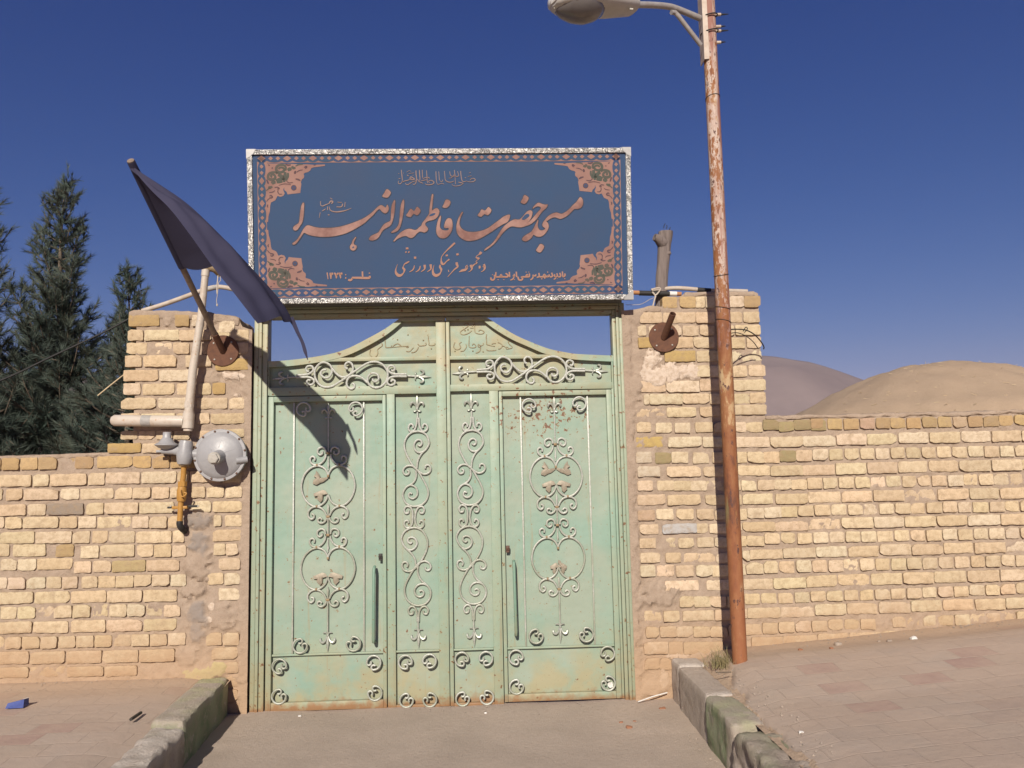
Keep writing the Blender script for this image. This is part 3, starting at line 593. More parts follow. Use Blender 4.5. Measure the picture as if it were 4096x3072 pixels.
PR = [(0, *q('B5', 440, 175), 0.20, 0.062, 0.016), (0, *q('B5', 330, 200), 0.13, 0.075, 0.014), (0, *q('B5', 270, 60), 0.06, 0.07, 0.012), (0, *q('B5', 600, 185), 0.10, 0.045, 0.012), (3, *q('B6', 270, 420), 0.13, 0.08, 0.012),
      (3, *q('B5', 130, 330), 0.055, 0.09, 0.008), (3, *q('B4', 150, 1050), 0.07, 0.07, 0.006), (0, *q('B6', 430, 860), 0.085, 0.022, 0.012), (0, *q('B6', 320, 1020), 0.03, 0.06, 0.006),
      (3, *q('B5', 60, 700), 0.05, 3.0, 0.004), (3, *q('B6', 250, 1080), 0.16, 0.05, 0.004), (3, *q('B6', 600, 850), 0.12, 0.04, 0.006)]
topRP = zt('B4', [(0, 1000), (60, 998), (200, 985), (280, 965), (430, 958), (436, 862), (620, 855), (660, 822), (860, 812), (1100, 812), (1390, 812), (1432, 835)])
GX1 = at('A7', (1835, 800)).x
rex = lambda z: float(np.interp(z, [1.6, 2.0, 2.3, 2.7], [at('B5', (1207, 500)).x, at('B5', (1203, 180)).x, at('B4', (1432, 1300)).x, at('B4', (1415, 850)).x]))
mortar_sheet(rm, GX1-0.012, XB-0.005, topRP, lambda x: wallbase_r(x)-0.1, PR, 0.0105, 0.0115, lambda x, z: min(0.0, rex(z)-x) if x > 1.85 else 0.0)
p2 = thing('brick_pier', 'yellow brick gate pier behind the rusty lamp pole, with a weathered post on top', 'gate pier', (1.5, 0.18, 0), 'brick piers either side of the gate')
rp.build('brick_courses', 'brick', p2); rm.build('mortar_joints', 'mortar', p2)
rough_box(GX1-0.006, XB-0.02, 0.019, 0.36, 0.0, at('B4', (500, 985)).z, 0.05, 0.009, 6, 31, 0.02).build('pier_core', 'mortar', p2)
rough_box(at('B4', (440, 900)).x, XB-0.03, 0.019, 0.36, at('B4', (500, 995)).z, at('B4', (500, 850)).z, 0.05, 0.008, 6, 33, 0.02).build('pier_core', 'mortar', p2)
capping('B4', [(655, 815), (700, 808), (860, 800), (1100, 802), (1390, 806)], 0.0, 0.37, 0.035, 'mud_capping', p2, 14)
capping('B4', [(140, 985), (280, 955), (430, 950)], 0.0, 0.37, 0.045, 'mud_capping', p2, 15)
w2 = thing('brick_wall', 'low yellow brick boundary wall right of the lamp pole, in front of the earth mound', 'wall', (3.3, 0.11, 0.3), 'yellow brick boundary walls')
rw.build('brick_courses', 'brick', w2); rwm.build('mortar_joints', 'mortar', w2)
rough_box(XB-0.015, 4.95, 0.018, 0.24, 0.1, 1.70, 0.05, 0.009, 6, 41, 0.02, None, lambda pp: Vector((pp.x, pp.y, pp.z+(topR(pp.x)-1.72)*max(0, (pp.z-0.1)/1.6)))).build('wall_core', 'mortar', w2)
capping('B7', [(100, 606), (300, 594), (800, 588), (1818, 562), (2600, 546)], 0.0, 0.25, 0.03, 'mud_capping', w2, 17)

# ---------------------------------------------------------------- ground
def grid(x0, x1, y0, y1, cell, zf, amp=0.0, sc=3.0):
    mb = MB(); nx, ny = max(1, int((x1-x0)/cell)), max(1, int((y1-y0)/cell)); V_ = []
    for j in range(ny+1):
        for i in range(nx+1):
            x, y = x0+(x1-x0)*i/nx, y0+(y1-y0)*j/ny; V_.append((x, y, zf(x, y)+amp*nz((x, y, 0), sc)+amp*0.4*nz((x, y, 3), sc*5)))
    mb.add(V_, [(j*(nx+1)+i, j*(nx+1)+i+1, (j+1)*(nx+1)+i+1, (j+1)*(nx+1)+i) for j in range(ny) for i in range(nx)]); return mb
g = MB(); g.add([(-9000, -9000, -0.06), (9000, -9000, -0.06), (9000, 9000, -0.06), (-9000, 9000, -0.06)], [(0, 1, 2, 3)]); g.build('ground', 'earth', None, False, kind='structure')
KL = lambda y: -1.60+(-y-0.9)*0.03                    # kerb lines: inner faces
grid(-1.95, 1.6, -9.0, 0.3, 0.05, lambda x, y: 0.0 + 0.02*max(0, (abs(x+0.24)-0.9))*(1 if y > -0.6 else 0.3), 0.006, 2.5).build('driveway', 'drive', None, kind='structure')
zl = lambda x, y: 0.235-0.03*max(0, -y-0.3)+0.012*math.exp(-(y/0.12)**2)-0.03*min(1, max(0, (x+1.93)/0.16))
grid(-7.0, -1.66, -2.6, 0.03, 0.05, zl, 0.008, 2).build('sidewalk', 'paver', None, kind='structure')
XE = lambda y: float(np.interp(-y, [0, 0.42, 0.62, 1.0, 1.5, 2.6], [1.49, 1.515, 1.46, 1.41, 1.39, 1.42]))+0.030*nz((0, y, 0), 5)+0.010*nz((0, y, 2), 14)
def zr(x, y):
    full = 0.300+0.07*(min(x, 4.2)-1.62)+0.052*float(np.interp(-y, [0, 0.4, 0.6, 1.2, 3.0], [0, 1, 0.95, 0.12, 0.0]))+0.02*math.exp(-(y/0.14)**2)
    t = min(1, max(0, (x-1.36)/0.24)); t = t*t*(3-2*t); e = XE(y)
    crack = 0.022*math.exp(-((x-e)/0.010)**2)*min(1, max(0, 0.45+2.4*nz((0, y, 5), 4)))
    return 0.264*(1-t)+full*t-crack-(0.010 if x < e else 0)*min(1, max(0, (e-x)/0.02))
sw = grid(1.345, 1.62, -3.4, 0.03, 0.0115, zr, 0.0015, 16); sw2 = grid(1.60, 7.5, -3.4, 0.03, 0.05, lambda x, y: zr(x, y), 0.006, 2)
dirt = MB(); pav = MB(); dirt.v = list(sw.v); dirt.c = list(sw.c); pav.v = list(sw.v); pav.c = list(sw.c)
for f in sw.f:
    cx_ = sum(sw.v[i][0] for i in f)/4; cy_ = sum(sw.v[i][1] for i in f)/4; d_ = pav if cx_ > XE(cy_)+0.004 else dirt; d_.f.append(f); d_.mi.append(0)
pav.add(sw2.v, sw2.f); pav.build('sidewalk', 'paver', None, kind='structure'); dirt.build('dirt_strip', 'earth', None, kind='structure')

def kerb_stone(label, x0, x1, y0, y1, z1, tint, seed, amp=0.012, shear=0.0, rnd=0.03):
    tp = (lambda p: Vector((p.x+shear*(-p.y)+(0.03*(p.z) if shear < 0 else 0), p.y, p.z)))
    o = rough_box(x0, x1, y0, y1, -0.05, z1, 0.022, amp, 11, seed, rnd, tint, tp).build('kerb_stone', 'kerb', None)
    o['label'] = label; o['category'] = 'kerb stone'; o['group'] = 'kerb stones beside the driveway'; return o
G1, G2, WHT, STN, LIME = (0.175, 0.225, 0.13), (0.31, 0.34, 0.215), (0.55, 0.49, 0.43), (0.46, 0.385, 0.325), (0.42, 0.42, 0.23)
mixc = lambda a, b, t: tuple(p_+(q_-p_)*max(0, min(1, t)) for p_, q_ in zip(a, b))
def tl1(p): return mixc(mixc(G1, G2, 0.4+nz(p, 8)), mixc(LIME, STN, 0.75+0.8*nz(p, 9)+(0 if p[1] < -0.14 else -0.8)), (p[2]-0.17)*12 if p[1] < -0.14 else (p[2]-0.05)*8)
kerb_stone('green painted kerb stone at the foot of the pier with the gas regulator', -1.855, -1.672, -0.92, 0.0, 0.243, tl1, 51, 0.006, 0.055, 0.022)
def tl2(p): return mixc(mixc(STN, (0.25, 0.22, 0.16), 0.5+1.3*nz(p, 7)), WHT, (p[2]-0.13)*12+nz(p, 10))
kerb_stone('chipped grey kerb stone nearest the blue packet, whitewash along its edge', -1.845, -1.66, -1.95, -0.94, 0.215, tl2, 53, 0.014, 0.055, 0.03)
kerb_stone('short whitewashed kerb stone touching the pier behind the lamp pole', 1.245, 1.425, -0.20, 0.02, 0.275, lambda p: mixc(STN, WHT, (p[2]-0.12)*7+nz(p, 9)), 57, 0.006, 0, 0.02)
kerb_stone('long plain grey kerb stone with white joints at both ends', 1.235, 1.40, -0.85, -0.215, 0.27, lambda p: mixc(STN, WHT, (abs(p[1]+0.53)-0.28)*25+nz(p, 12)), 59, 0.005, 0, 0.02)
kerb_stone('green painted kerb stone with lime streaks, second from the bottom edge', 1.225, 1.40, -1.36, -0.865, 0.265, lambda p: mixc(mixc((0.19, 0.235, 0.125), G2, 0.4+1.1*nz(p, 10)), mixc(LIME, STN, 0.85+nz(p, 8)), (p[2]-0.22)*14 if p[1] > -1.25 else 0.9), 61, 0.008, 0, 0.022)
kerb_stone('broken rough kerb stone with mossy green stains at the bottom edge', 1.215, 1.44, -2.6, -1.38, 0.25, lambda p: mixc(mixc(STN, (0.25, 0.205, 0.17), 0.5+1.5*nz(p, 14)), (0.24, 0.26, 0.15), -0.1+1.6*nz(p, 5, 4)), 63, 0.022, 0.0, 0.04)
# ---------------------------------------------------------------- the gate
GY = 0.045                                            # face of the gate rails
gate = thing('metal_gate', 'pale green metal double gate with silver scrollwork between the brick piers', 'gate', (-0.24, GY, 0))
fr = MB(); b_ = 0.004
ZT = 2.70
for x0, x1, y0, y1 in ((-1.546, -1.516, 0.030, 0.16), (-1.514, -1.492, 0.022, 0.15), (-1.490, -1.456, 0.034, 0.14), (0.933, 0.957, 0.034, 0.14), (0.959, 0.980, 0.022, 0.15), (0.982, 1.021, 0.030, 0.16)):
    zt_ = 2.651 if y0 == 0.034 and False else ZT
    fr.box(x0, x1, y0, y1, -0.01, {0.030: ZT, 0.022: 2.680, 0.034: 2.650}[y0], b_)
fr.box(-1.515, 0.981, 0.031, 0.16, 2.683, ZT, b_); fr.box(-1.491, 0.958, 0.023, 0.15, 2.654, 2.680, b_); fr.box(-1.455, 0.932, 0.036, 0.14, 2.627, 2.651, b_)
fr.build('gate_frame', 'jamb', gate)
MB().box(-1.535, 1.008, 0.034, 0.15, ZT+0.001, 2.83, 0.003).build('top_beam', 'tin', gate)
def sheet_grid(x0, x1, z0, z1, y, amp, seed, keep=None):
    mb = MB(); nx, nzz = max(2, int((x1-x0)/0.03)), max(2, int((z1-z0)/0.03)); V_ = []
    for j in range(nzz+1):
        for i in range(nx+1):
            x, z = x0+(x1-x0)*i/nx, z0+(z1-z0)*j/nzz; e = min(x-x0, x1-x, z-z0, z1-z)
            V_.append((x, y+amp*nz((x, seed, z), 2.6)*min(1, e/0.06), z))
    F_ = [(j*(nx+1)+i, j*(nx+1)+i+1, (j+1)*(nx+1)+i+1, (j+1)*(nx+1)+i) for j in range(nzz) for i in range(nx)]
    mb.add(V_, F_); return mb
RY = 0.083                                            # recessed sheets
def strip_curve(mb, a, b, y0, y1):
    """bar that follows a curve: a outer outline, b inner outline"""
    n = len(a)
    for i in range(n-1): mb.poly([Vector((a[i].x, y0, a[i].z)), Vector((a[i+1].x, y0, a[i+1].z)), Vector((b[i+1].x, y0, b[i+1].z)), Vector((b[i].x, y0, b[i].z))], (0, y1-y0, 0))
def resamp(pts, n):
    pts = smooth_path(pts, 6); d = [0]
    for a, b in zip(pts, pts[1:]): d.append(d[-1]+(b-a).length)
    t = np.linspace(0, d[-1], n); return [Vector((float(np.interp(k, d, [p.x for p in pts])), 0, float(np.interp(k, d, [p.z for p in pts])))) for k in t]
LEAF = []
for side in (0, 1):
    if side == 0:
        xo, xi, xw0, xw1, xn0, xn1 = -1.452, -0.236, -1.4485, -0.650, -0.590, -0.302
        outer = ats('A3', [(240, 690), (500, 676), (850, 628), (1100, 562), (1350, 438), (1520, 343), (1660, 243)]); inner = ats('A3', [(240, 752), (520, 738), (850, 692), (1120, 625), (1385, 497), (1560, 388), (1690, 280)])
        top_in = at('A3', (1690, 280)).x
    else:
        xo, xi, xw0, xw1, xn0, xn1 = 0.930, -0.232, 0.128, 0.912, -0.207, 0.061
        outer = ats('A6', [(1945, 590), (1560, 573), (1430, 556), (1240, 517), (1050, 446), (870, 366), (690, 258), (580, 187)]); inner = ats('A6', [(1945, 655), (1540, 634), (1400, 612), (1200, 572), (1010, 492), (830, 412), (650, 305), (532, 216)])
        top_in = at('A6', (532, 216)).x
    A, B = resamp(outer, 26), resamp(inner, 26); mb = MB(); xa, xb = min(xo, xi), max(xo, xi)
    strip_curve(mb, A, B, GY, GY+0.036)
    # flat top rail next to the meeting stile, then stiles and rails
    xs = (A[-1].x+B[-1].x)/2
    tr = sorted([top_in, xi]); mb.box(tr[0], tr[1], GY+0.0006, GY+0.036, 2.594, 2.618, 0.002)
    mb.poly([Vector((A[-1].x, GY+0.0003, A[-1].z)), Vector((top_in, GY+0.0003, 2.618)), Vector((top_in, GY+0.0003, 2.594)), Vector((B[-1].x, GY+0.0003, B[-1].z))], (0, 0.035, 0))
    st0 = (xn1, xi) if side == 0 else (xi, xn0)
    mb.box(min(st0), max(st0), GY+0.001, GY+0.038, 0.0, 2.594, 0.002)                            # meeting stile
    ow = (-1.452, -1.4495) if side == 0 else (0.9135, 0.930)
    so_ = (-1.452, -1.446) if side == 0 else (0.920, 0.930)
    mb.box(min(so_), max(so_), GY+0.0015, GY+0.036, 2.09, 2.33)
    if side: mb.box(0.9145, 0.930, GY+0.001, GY+0.036, 0.012, 2.0955, 0.002)
    ra, rb = (xo+0.006, xn1) if side == 0 else (xn0, xo-0.010)
    mb.box(ra+0.0005, rb-0.0005, GY+0.002, GY+0.036, 2.0965 if side else 2.0855, 2.143, 0.002)      # rail below the scroll panel
    mr = (min(A[8].x, A[9].x) if side == 0 else xn0, xn1 if side == 0 else max(A[8].x, A[9].x))
    mb.box(mr[0], mr[1], GY+0.003, GY+0.036, 2.318, 2.344, 0.002)                                # rail above it
    sx = (-0.645, -0.590) if side == 0 else (0.061, 0.1235)
    mb.box(sx[0], sx[1], GY+0.0025, GY+0.036, 0.0, 2.0850 if side == 0 else 2.0960, 0.002)          # stile beside the wicket
    mb.box(xn0+0.0005, xn1-0.0005, GY+0.004, GY+0.034, -0.004, 0.016, 0.002)
    mb.box(xn0+0.0005, xn1-0.0005, GY+0.012, GY+0.034, 0.352, 0.364, 0.003)
    gx = (xw1, sx[0]) if side == 0 else (sx[1], xw0)
    mb.box(gx[0]-0.02, gx[1]+0.02, GY+0.044, GY+0.050, 0.0, 2.12); mb.box(min(xw0, xw1)-0.004, max(xw0, xw1)+0.004, GY+0.0505, GY+0.056, 2.05, 2.125)
    if side: mb.box(0.90, 0.928, GY+0.044, GY+0.050, 0.0, 2.12); mb.box(-0.25, -0.215, GY+0.044, GY+0.05, 0.0, 2.60)
    leaf = mb.build('gate_leaf', 'frame', gate)
    sh = sheet_grid(xn0-0.01, xn1+0.01, 0.0, 2.12, RY, 0.006, 3+side); 
    up = MB()
    # upper sheet follows the curve
    base = [Vector((p.x, RY, (a.z+b2.z)/2)) for p, a, b2 in zip([(a+b2)/2 for a, b2 in zip(A, B)], A, B)]
    poly = base+[Vector((top_in, RY, 2.606)), Vector((xi, RY, 2.606)), Vector((xi, RY, 2.10)), Vector((xo, RY, 2.10))]
    up.poly(poly, (0, 0.002, 0)); up.add(sh.v, sh.f); up.build('sheet_panel', 'sheet', leaf)
    # wicket door
    wd = MB(); s0, s1, zt2, zb2, zp = (xw0, xw1, 2.080, 0.002, 0.056) if side == 0 else (xw0, xw1, 2.090, 0.014, 0.062)
    li, ri_ = (-1.412, -0.674) if side == 0 else (0.152, 0.876)
    zi = 2.042 if side == 0 else 2.056
    y0 = GY-0.002
    wd.box(s0, li, y0, y0+0.034, zb2, zt2, 0.003); wd.box(ri_, s1, y0, y0+0.034, zb2, zt2, 0.003)
    wd.box(li+0.0004, ri_-0.0004, y0+0.0008, y0+0.034, zi, zt2, 0.003); wd.box(li+0.0004, ri_-0.0004, y0+0.0008, y0+0.034, zb2, zp, 0.003)
    bar_z = 0.356; wd.box(li+0.0006, ri_-0.0006, y0+0.014, y0+0.034, bar_z-0.006, bar_z+0.007, 0.003)
    wk = wd.build('wicket_door', 'frame', gate)
    sheet_grid(li-0.004, ri_+0.004, zb2, zt2-0.01, y0+0.036, 0.008, 8+side).build('sheet_panel', 'sheet', wk)
    LEAF.append((leaf, wk, y0+0.036))
TR = 0.0074
def iron(pts, name, parent, r=TR, y=None, mat='iron', step=5, flat=1.25):
    y = RY-0.010 if y is None else y
    P = smooth_path([Vector((p[0], y, p[1])) for p in pts], step)
    return MB().tube(P, r, 8, True, None, 0, flat).build(name, mat, parent)
def xz(v, pts, Y): return [(p.x, p.z) for p in ats(v, pts, Y)]
PY = RY-0.010
# fleur : spear tip, two curled petals, collar, small skirt. d is the pointing direction
def fleur(parent, tip, d, L=0.118, y=PY, mat='fleur'):
    t = Vector((tip[0], y, tip[1])); d = Vector((d[0], 0, d[1])).normalized(); s = Vector((d.z, 0, -d.x)); mb = MB(); P = lambda a, b, c=0: t-d*(a*L)+s*(b*L)+Vector((0, c, 0))
    mb.tube([P(0.0, 0), P(0.22, 0), P(0.45, 0), P(0.62, 0), P(0.80, 0)], [0.0008, 0.0065, 0.0125, 0.007, 0.0055], 6, True, None, 0, 0.8)
    for k in (-1, 1):
        mb.tube(smooth_path([P(0.80, 0.04*k), P(0.62, 0.10*k, -0.003), P(0.50, 0.22*k, -0.006), P(0.53, 0.34*k, -0.006), P(0.66, 0.38*k, -0.003), P(0.74, 0.35*k)], 4), list(np.interp(np.linspace(0, 1, 21), [0, 0.4, 0.75, 1], [0.005, 0.0085, 0.0085, 0.001])), 7)
        mb.tube(smooth_path([P(0.92, 0.02*k), P(1.0, 0.10*k, -0.003), P(1.0, 0.20*k, -0.003), P(0.95, 0.25*k)], 3), list(np.interp(np.linspace(0, 1, 10), [0, 0.5, 1], [0.004, 0.006, 0.001])), 6)
    mb.lathe([(0.004, -0.010), (0.0085, -0.007), (0.0095, 0), (0.0085, 0.007), (0.004, 0.010)], P(0.86, 0), d, 10)
    return mb.build('spear_finial', mat, parent)
# narrow panels : S scrolls traced on the left leaf
UN = [('A4', [(1590,660),(1610,672),(1628,655),(1625,628),(1600,613),(1570,630),(1555,670),(1570,715),(1605,735),(1650,722),(1685,680),(1697,640),(1680,580),(1640,545),(1590,534),(1530,547),(1485,590),(1464,650),(1470,715),(1505,795),(1545,860),(1580,895),(1612,922),(1650,940),(1690,930),(1713,900),(1706,866),(1685,853),(1664,864),(1662,886)]),
 ('A4', [(1535,1128),(1518,1118),(1506,1135),(1512,1160),(1545,1172),(1578,1150),(1588,1110),(1570,1065),(1525,1045),(1485,1060),(1455,1105),(1450,1150),(1475,1210),(1525,1240),(1570,1245),(1630,1228),(1675,1180),(1691,1115),(1672,1050),(1630,970),(1590,905),(1560,875),(1530,860),(1490,862),(1460,885),(1452,915),(1470,943),(1500,940),(1508,915),(1490,903)]),
 ('A4', [(1660,712),(1622,752),(1592,812),(1582,885)]), ('A4', [(1572,905),(1576,965),(1550,1018),(1506,1047)]),
 ('A4', [(1582,405),(1581,455),(1570,500),(1550,530),(1520,536),(1503,510),(1510,477),(1530,465),(1547,480),(1546,502)]), ('A4', [(1602,405),(1604,460),(1612,500),(1636,535),(1665,530),(1683,505),(1675,476),(1655,465),(1639,480),(1640,502)]),
 ('A4', [(1545,1345),(1540,1292),(1520,1255),(1485,1246),(1462,1275),(1474,1310),(1500,1306),(1503,1284)]), ('A4', [(1565,1345),(1575,1292),(1600,1254),(1635,1248),(1652,1277),(1640,1308),(1614,1306),(1609,1284)]),
 ('A4', [(1543,1345),(1540,1400),(1520,1440),(1486,1448),(1463,1420),(1470,1387),(1497,1381),(1504,1404)]), ('A4', [(1563,1345),(1568,1400),(1590,1440),(1624,1447),(1647,1420),(1639,1387),(1616,1381),(1608,1404)]),
 ('A5', [(1345,140),(1332,152),(1312,140),(1312,115),(1335,102),(1368,112),(1386,150),(1368,190),(1330,208),(1290,188),(1262,140),(1258,100),(1285,52),(1335,25),(1390,26),(1440,60),(1472,130),(1465,205),(1430,280),(1392,335),(1355,370),(1320,385),(1280,375),(1262,345),(1268,315),(1292,306),(1310,325),(1302,348)]),
 ('A5', [(1405,550),(1425,542),(1442,560),(1432,586),(1402,595),(1372,575),(1366,535),(1390,500),(1430,488),(1470,502),(1497,545),(1495,600),(1458,650),(1400,668),(1345,655),(1298,610),(1282,545),(1295,480),(1340,395),(1382,335),(1415,308),(1455,300),(1490,320),(1500,352),(1482,375),(1458,370),(1455,350)]),
 ('A5', [(1300,200),(1342,240),(1370,290),(1375,335)]), ('A5', [(1393,340),(1393,400),(1418,455),(1462,492)]),
 ('A5', [(1388,800),(1384,725),(1365,684),(1336,676),(1313,704),(1325,738),(1350,734),(1353,712)]), ('A5', [(1399,800),(1403,725),(1424,684),(1455,676),(1478,704),(1466,737),(1441,732),(1438,712)])]
UNW = [xz(v, pts, PY) for v, pts in UN]
NDX = at('A7', (340, 165), PY).x-at('A4', (1583, 180), PY).x
for k in (0, 1):
    lf = LEAF[k][0]; dx = NDX*k
    for pts in UNW: iron([(x+dx, z) for x, z in pts], 'scroll', lf)
    t1 = at('A4', (1583, 182), PY); t2 = at('A5', (1399, 1022), PY); s1 = at('A4', (1588, 350), PY); s2 = at('A4', (1591, 420), PY); s3 = at('A5', (1394, 790), PY); s4 = at('A5', (1396, 905), PY)
    fleur(lf, (t1.x+dx, t1.z), (0, 1)); fleur(lf, (t2.x+dx, t2.z), (0, -1), 0.122)
    iron([(s1.x+dx, s1.z), (s2.x+dx, s2.z)], 'stem_bar', lf, 0.006); iron([(s3.x+dx, s3.z), (s4.x+dx, s4.z)], 'stem_bar', lf, 0.006)
# horizontal S scroll over each leaf
HS = [[(758,748),(740,750),(728,730),(738,708),(760,702),(762,712)],
 [(762,705),(735,702),(712,722),(712,757),(745,785),(785,783),(815,750),(826,705),(805,655),(750,624),(700,632),(655,680),(642,735),(655,800),(700,862),(760,886),(830,876),(900,835),(960,795),(1015,752),(1090,700),(1170,645),(1240,618),(1310,622),(1372,660),(1410,725),(1408,800),(1365,865),(1300,893),(1240,876),(1205,830),(1205,780),(1235,744),(1280,740),(1314,765),(1316,805),(1290,828),(1260,818),(1258,795)],
 [(828,690),(870,740),(920,775),(975,774),(1020,745),(1044,705),(1042,660),(1020,628),(988,622),(963,645),(967,680),(990,690)],
 [(1200,838),(1150,792),(1095,768),(1040,768),(1000,790),(982,835),(992,880),(1030,905),(1062,890),(1064,860),(1042,848)],
 [(450,760),(555,752),(600,735),(627,705),(622,675),(598,660),(565,666),(550,692),(562,717),(586,718)], [(450,783),(560,780),(605,787),(637,812),(632,845),(606,861),(575,855),(562,830),(578,810),(600,816)],
 [(1612,748),(1500,748),(1450,736),(1414,705),(1418,674),(1445,657),(1476,668),(1486,692),(1470,713),(1448,704)], [(1612,772),(1490,772),(1438,786),(1411,820),(1420,853),(1454,866),(1488,848),(1490,822),(1466,810),(1448,828)]]
HSW = [xz('A6', p, PY) for p in HS]
HDX = at('A3', (790, 830), PY).x-at('A6', (636, 735), PY).x; HDZ = at('A3', (790, 830), PY).z-at('A6', (636, 735), PY).z+0.002
for k in (0, 1):
    lf = LEAF[k][0]; dx, dz = (HDX, HDZ) if k == 0 else (0, 0)
    for pts in HSW[1:]: iron([(x+dx, z+dz) for x, z in pts], 'scroll', lf, 0.0080, GY-0.001)
    for tip, a, b in (((178, 797), (450, 772), (300, 782)), ((1872, 772), (1612, 760), (1740, 768))):
        T, A_, B_ = at('A6', tip, PY), at('A6', a, PY), at('A6', b, PY); fleur(lf, (T.x+dx, T.z+dz), (T.x-A_.x, T.z-A_.z), 0.112); iron([(A_.x+dx, A_.z+dz), (B_.x+dx, B_.z+dz)], 'stem_bar', lf, 0.006)
# wicket motif, left half traced on the right hand wicket and mirrored about its own axis
HM = [[(1118,650),(1108,615),(1078,602),(1046,620),(1043,655),(1065,673),(1087,660),(1083,640)],
 [(1120,668),(1113,705),(1088,742),(1050,765),(1008,764),(980,740),(976,706),(997,688),(1018,702),(1016,726)],
 [(1146,868),(1138,840),(1115,805),(1083,784),(1038,776),(985,795),(932,850),(906,925),(905,1000),(935,1080),(985,1135),(1040,1156),(1092,1140),(1132,1100),(1150,1045)],
 [(1143,1240),(1122,1200),(1088,1170),(1040,1158),(1000,1172),(974,1206),(977,1250),(1002,1274),(1026,1260),(1027,1235),(1006,1227)],
 [(1148,1258),(1132,1293),(1100,1312),(1070,1302),(1064,1277),(1086,1264),(1104,1280)]]
wy = LEAF[1][2]-0.010
CXW = at('A7', (1146, 860), wy).x
axis_pts = {v: None for v in ()}
def axis_shift(v, p):                                 # traced axis leans a touch in the picture; bring points to the true axis
    w = at(v, p, wy); a = at('A7', (float(np.interp(p[1], [300, 660, 1250], [1128, 1141, 1158])), p[1]), wy); return (w.x-a.x, w.z)
HMW = [[axis_shift('A7', p) for p in pts] for pts in HM]
UZ = [0.0, at('A7', (1165, 1422), wy).z-at('A7', (1141, 657), wy).z]
LFU = [(1145,893),(1105,925),(1075,935),(1040,955),(1005,942),(1012,908),(1035,890),(1012,872),(1030,850),(1033,818),(1060,848),(1078,882),(1078,905),(1110,906),(1140,880)]
LFD = [(1150,1037),(1125,1006),(1100,1000),(1060,1015),(1015,1035),(1022,1062),(1055,1060),(1050,1085),(1083,1118),(1102,1095),(1106,1055),(1112,1025),(1135,1042)]
LFUW, LFDW = [[axis_shift('A7', p) for p in q_] for q_ in (LFU, LFD)]
LCX = at('A4', (742, 900), wy).x; CENT = [LCX, CXW-0.001]; ZOFF = [at('A4', (740, 741), wy).z-at('A7', (1141, 657), wy).z, 0.0]
def lobed(parent, pts, cx, dz, s, y):
    P = [Vector((cx+s*x, y, z+dz)) for x, z in pts]; c = sum(P, Vector())/len(P); mb = MB(); n = len(P)
    V_ = P+[c+(p-c)*0.55+Vector((0, -0.007, 0)) for p in P]+[c+Vector((0, -0.004, 0))]+[p+Vector((0, 0.004, 0)) for p in P]
    F_ = [(i, (i+1) % n, n+(i+1) % n, n+i) for i in range(n)]+[(n+i, n+(i+1) % n, 2*n) for i in range(n)]+[(2*n+1+(i+1) % n, (i+1) % n, i, 2*n+1+i)[::-1] for i in range(n)]+[tuple(range(2*n+1, 3*n+1))[::-1]]
    return mb.add(V_, F_).build('leaf_ornament', 'goldleaf', parent)
def clipbox(parent, x, z, w, h, y): return MB().box(x-w/2, x+w/2, y-0.011, y+0.009, z-h/2, z+h/2, 0.003).build('collar', 'clip', parent)
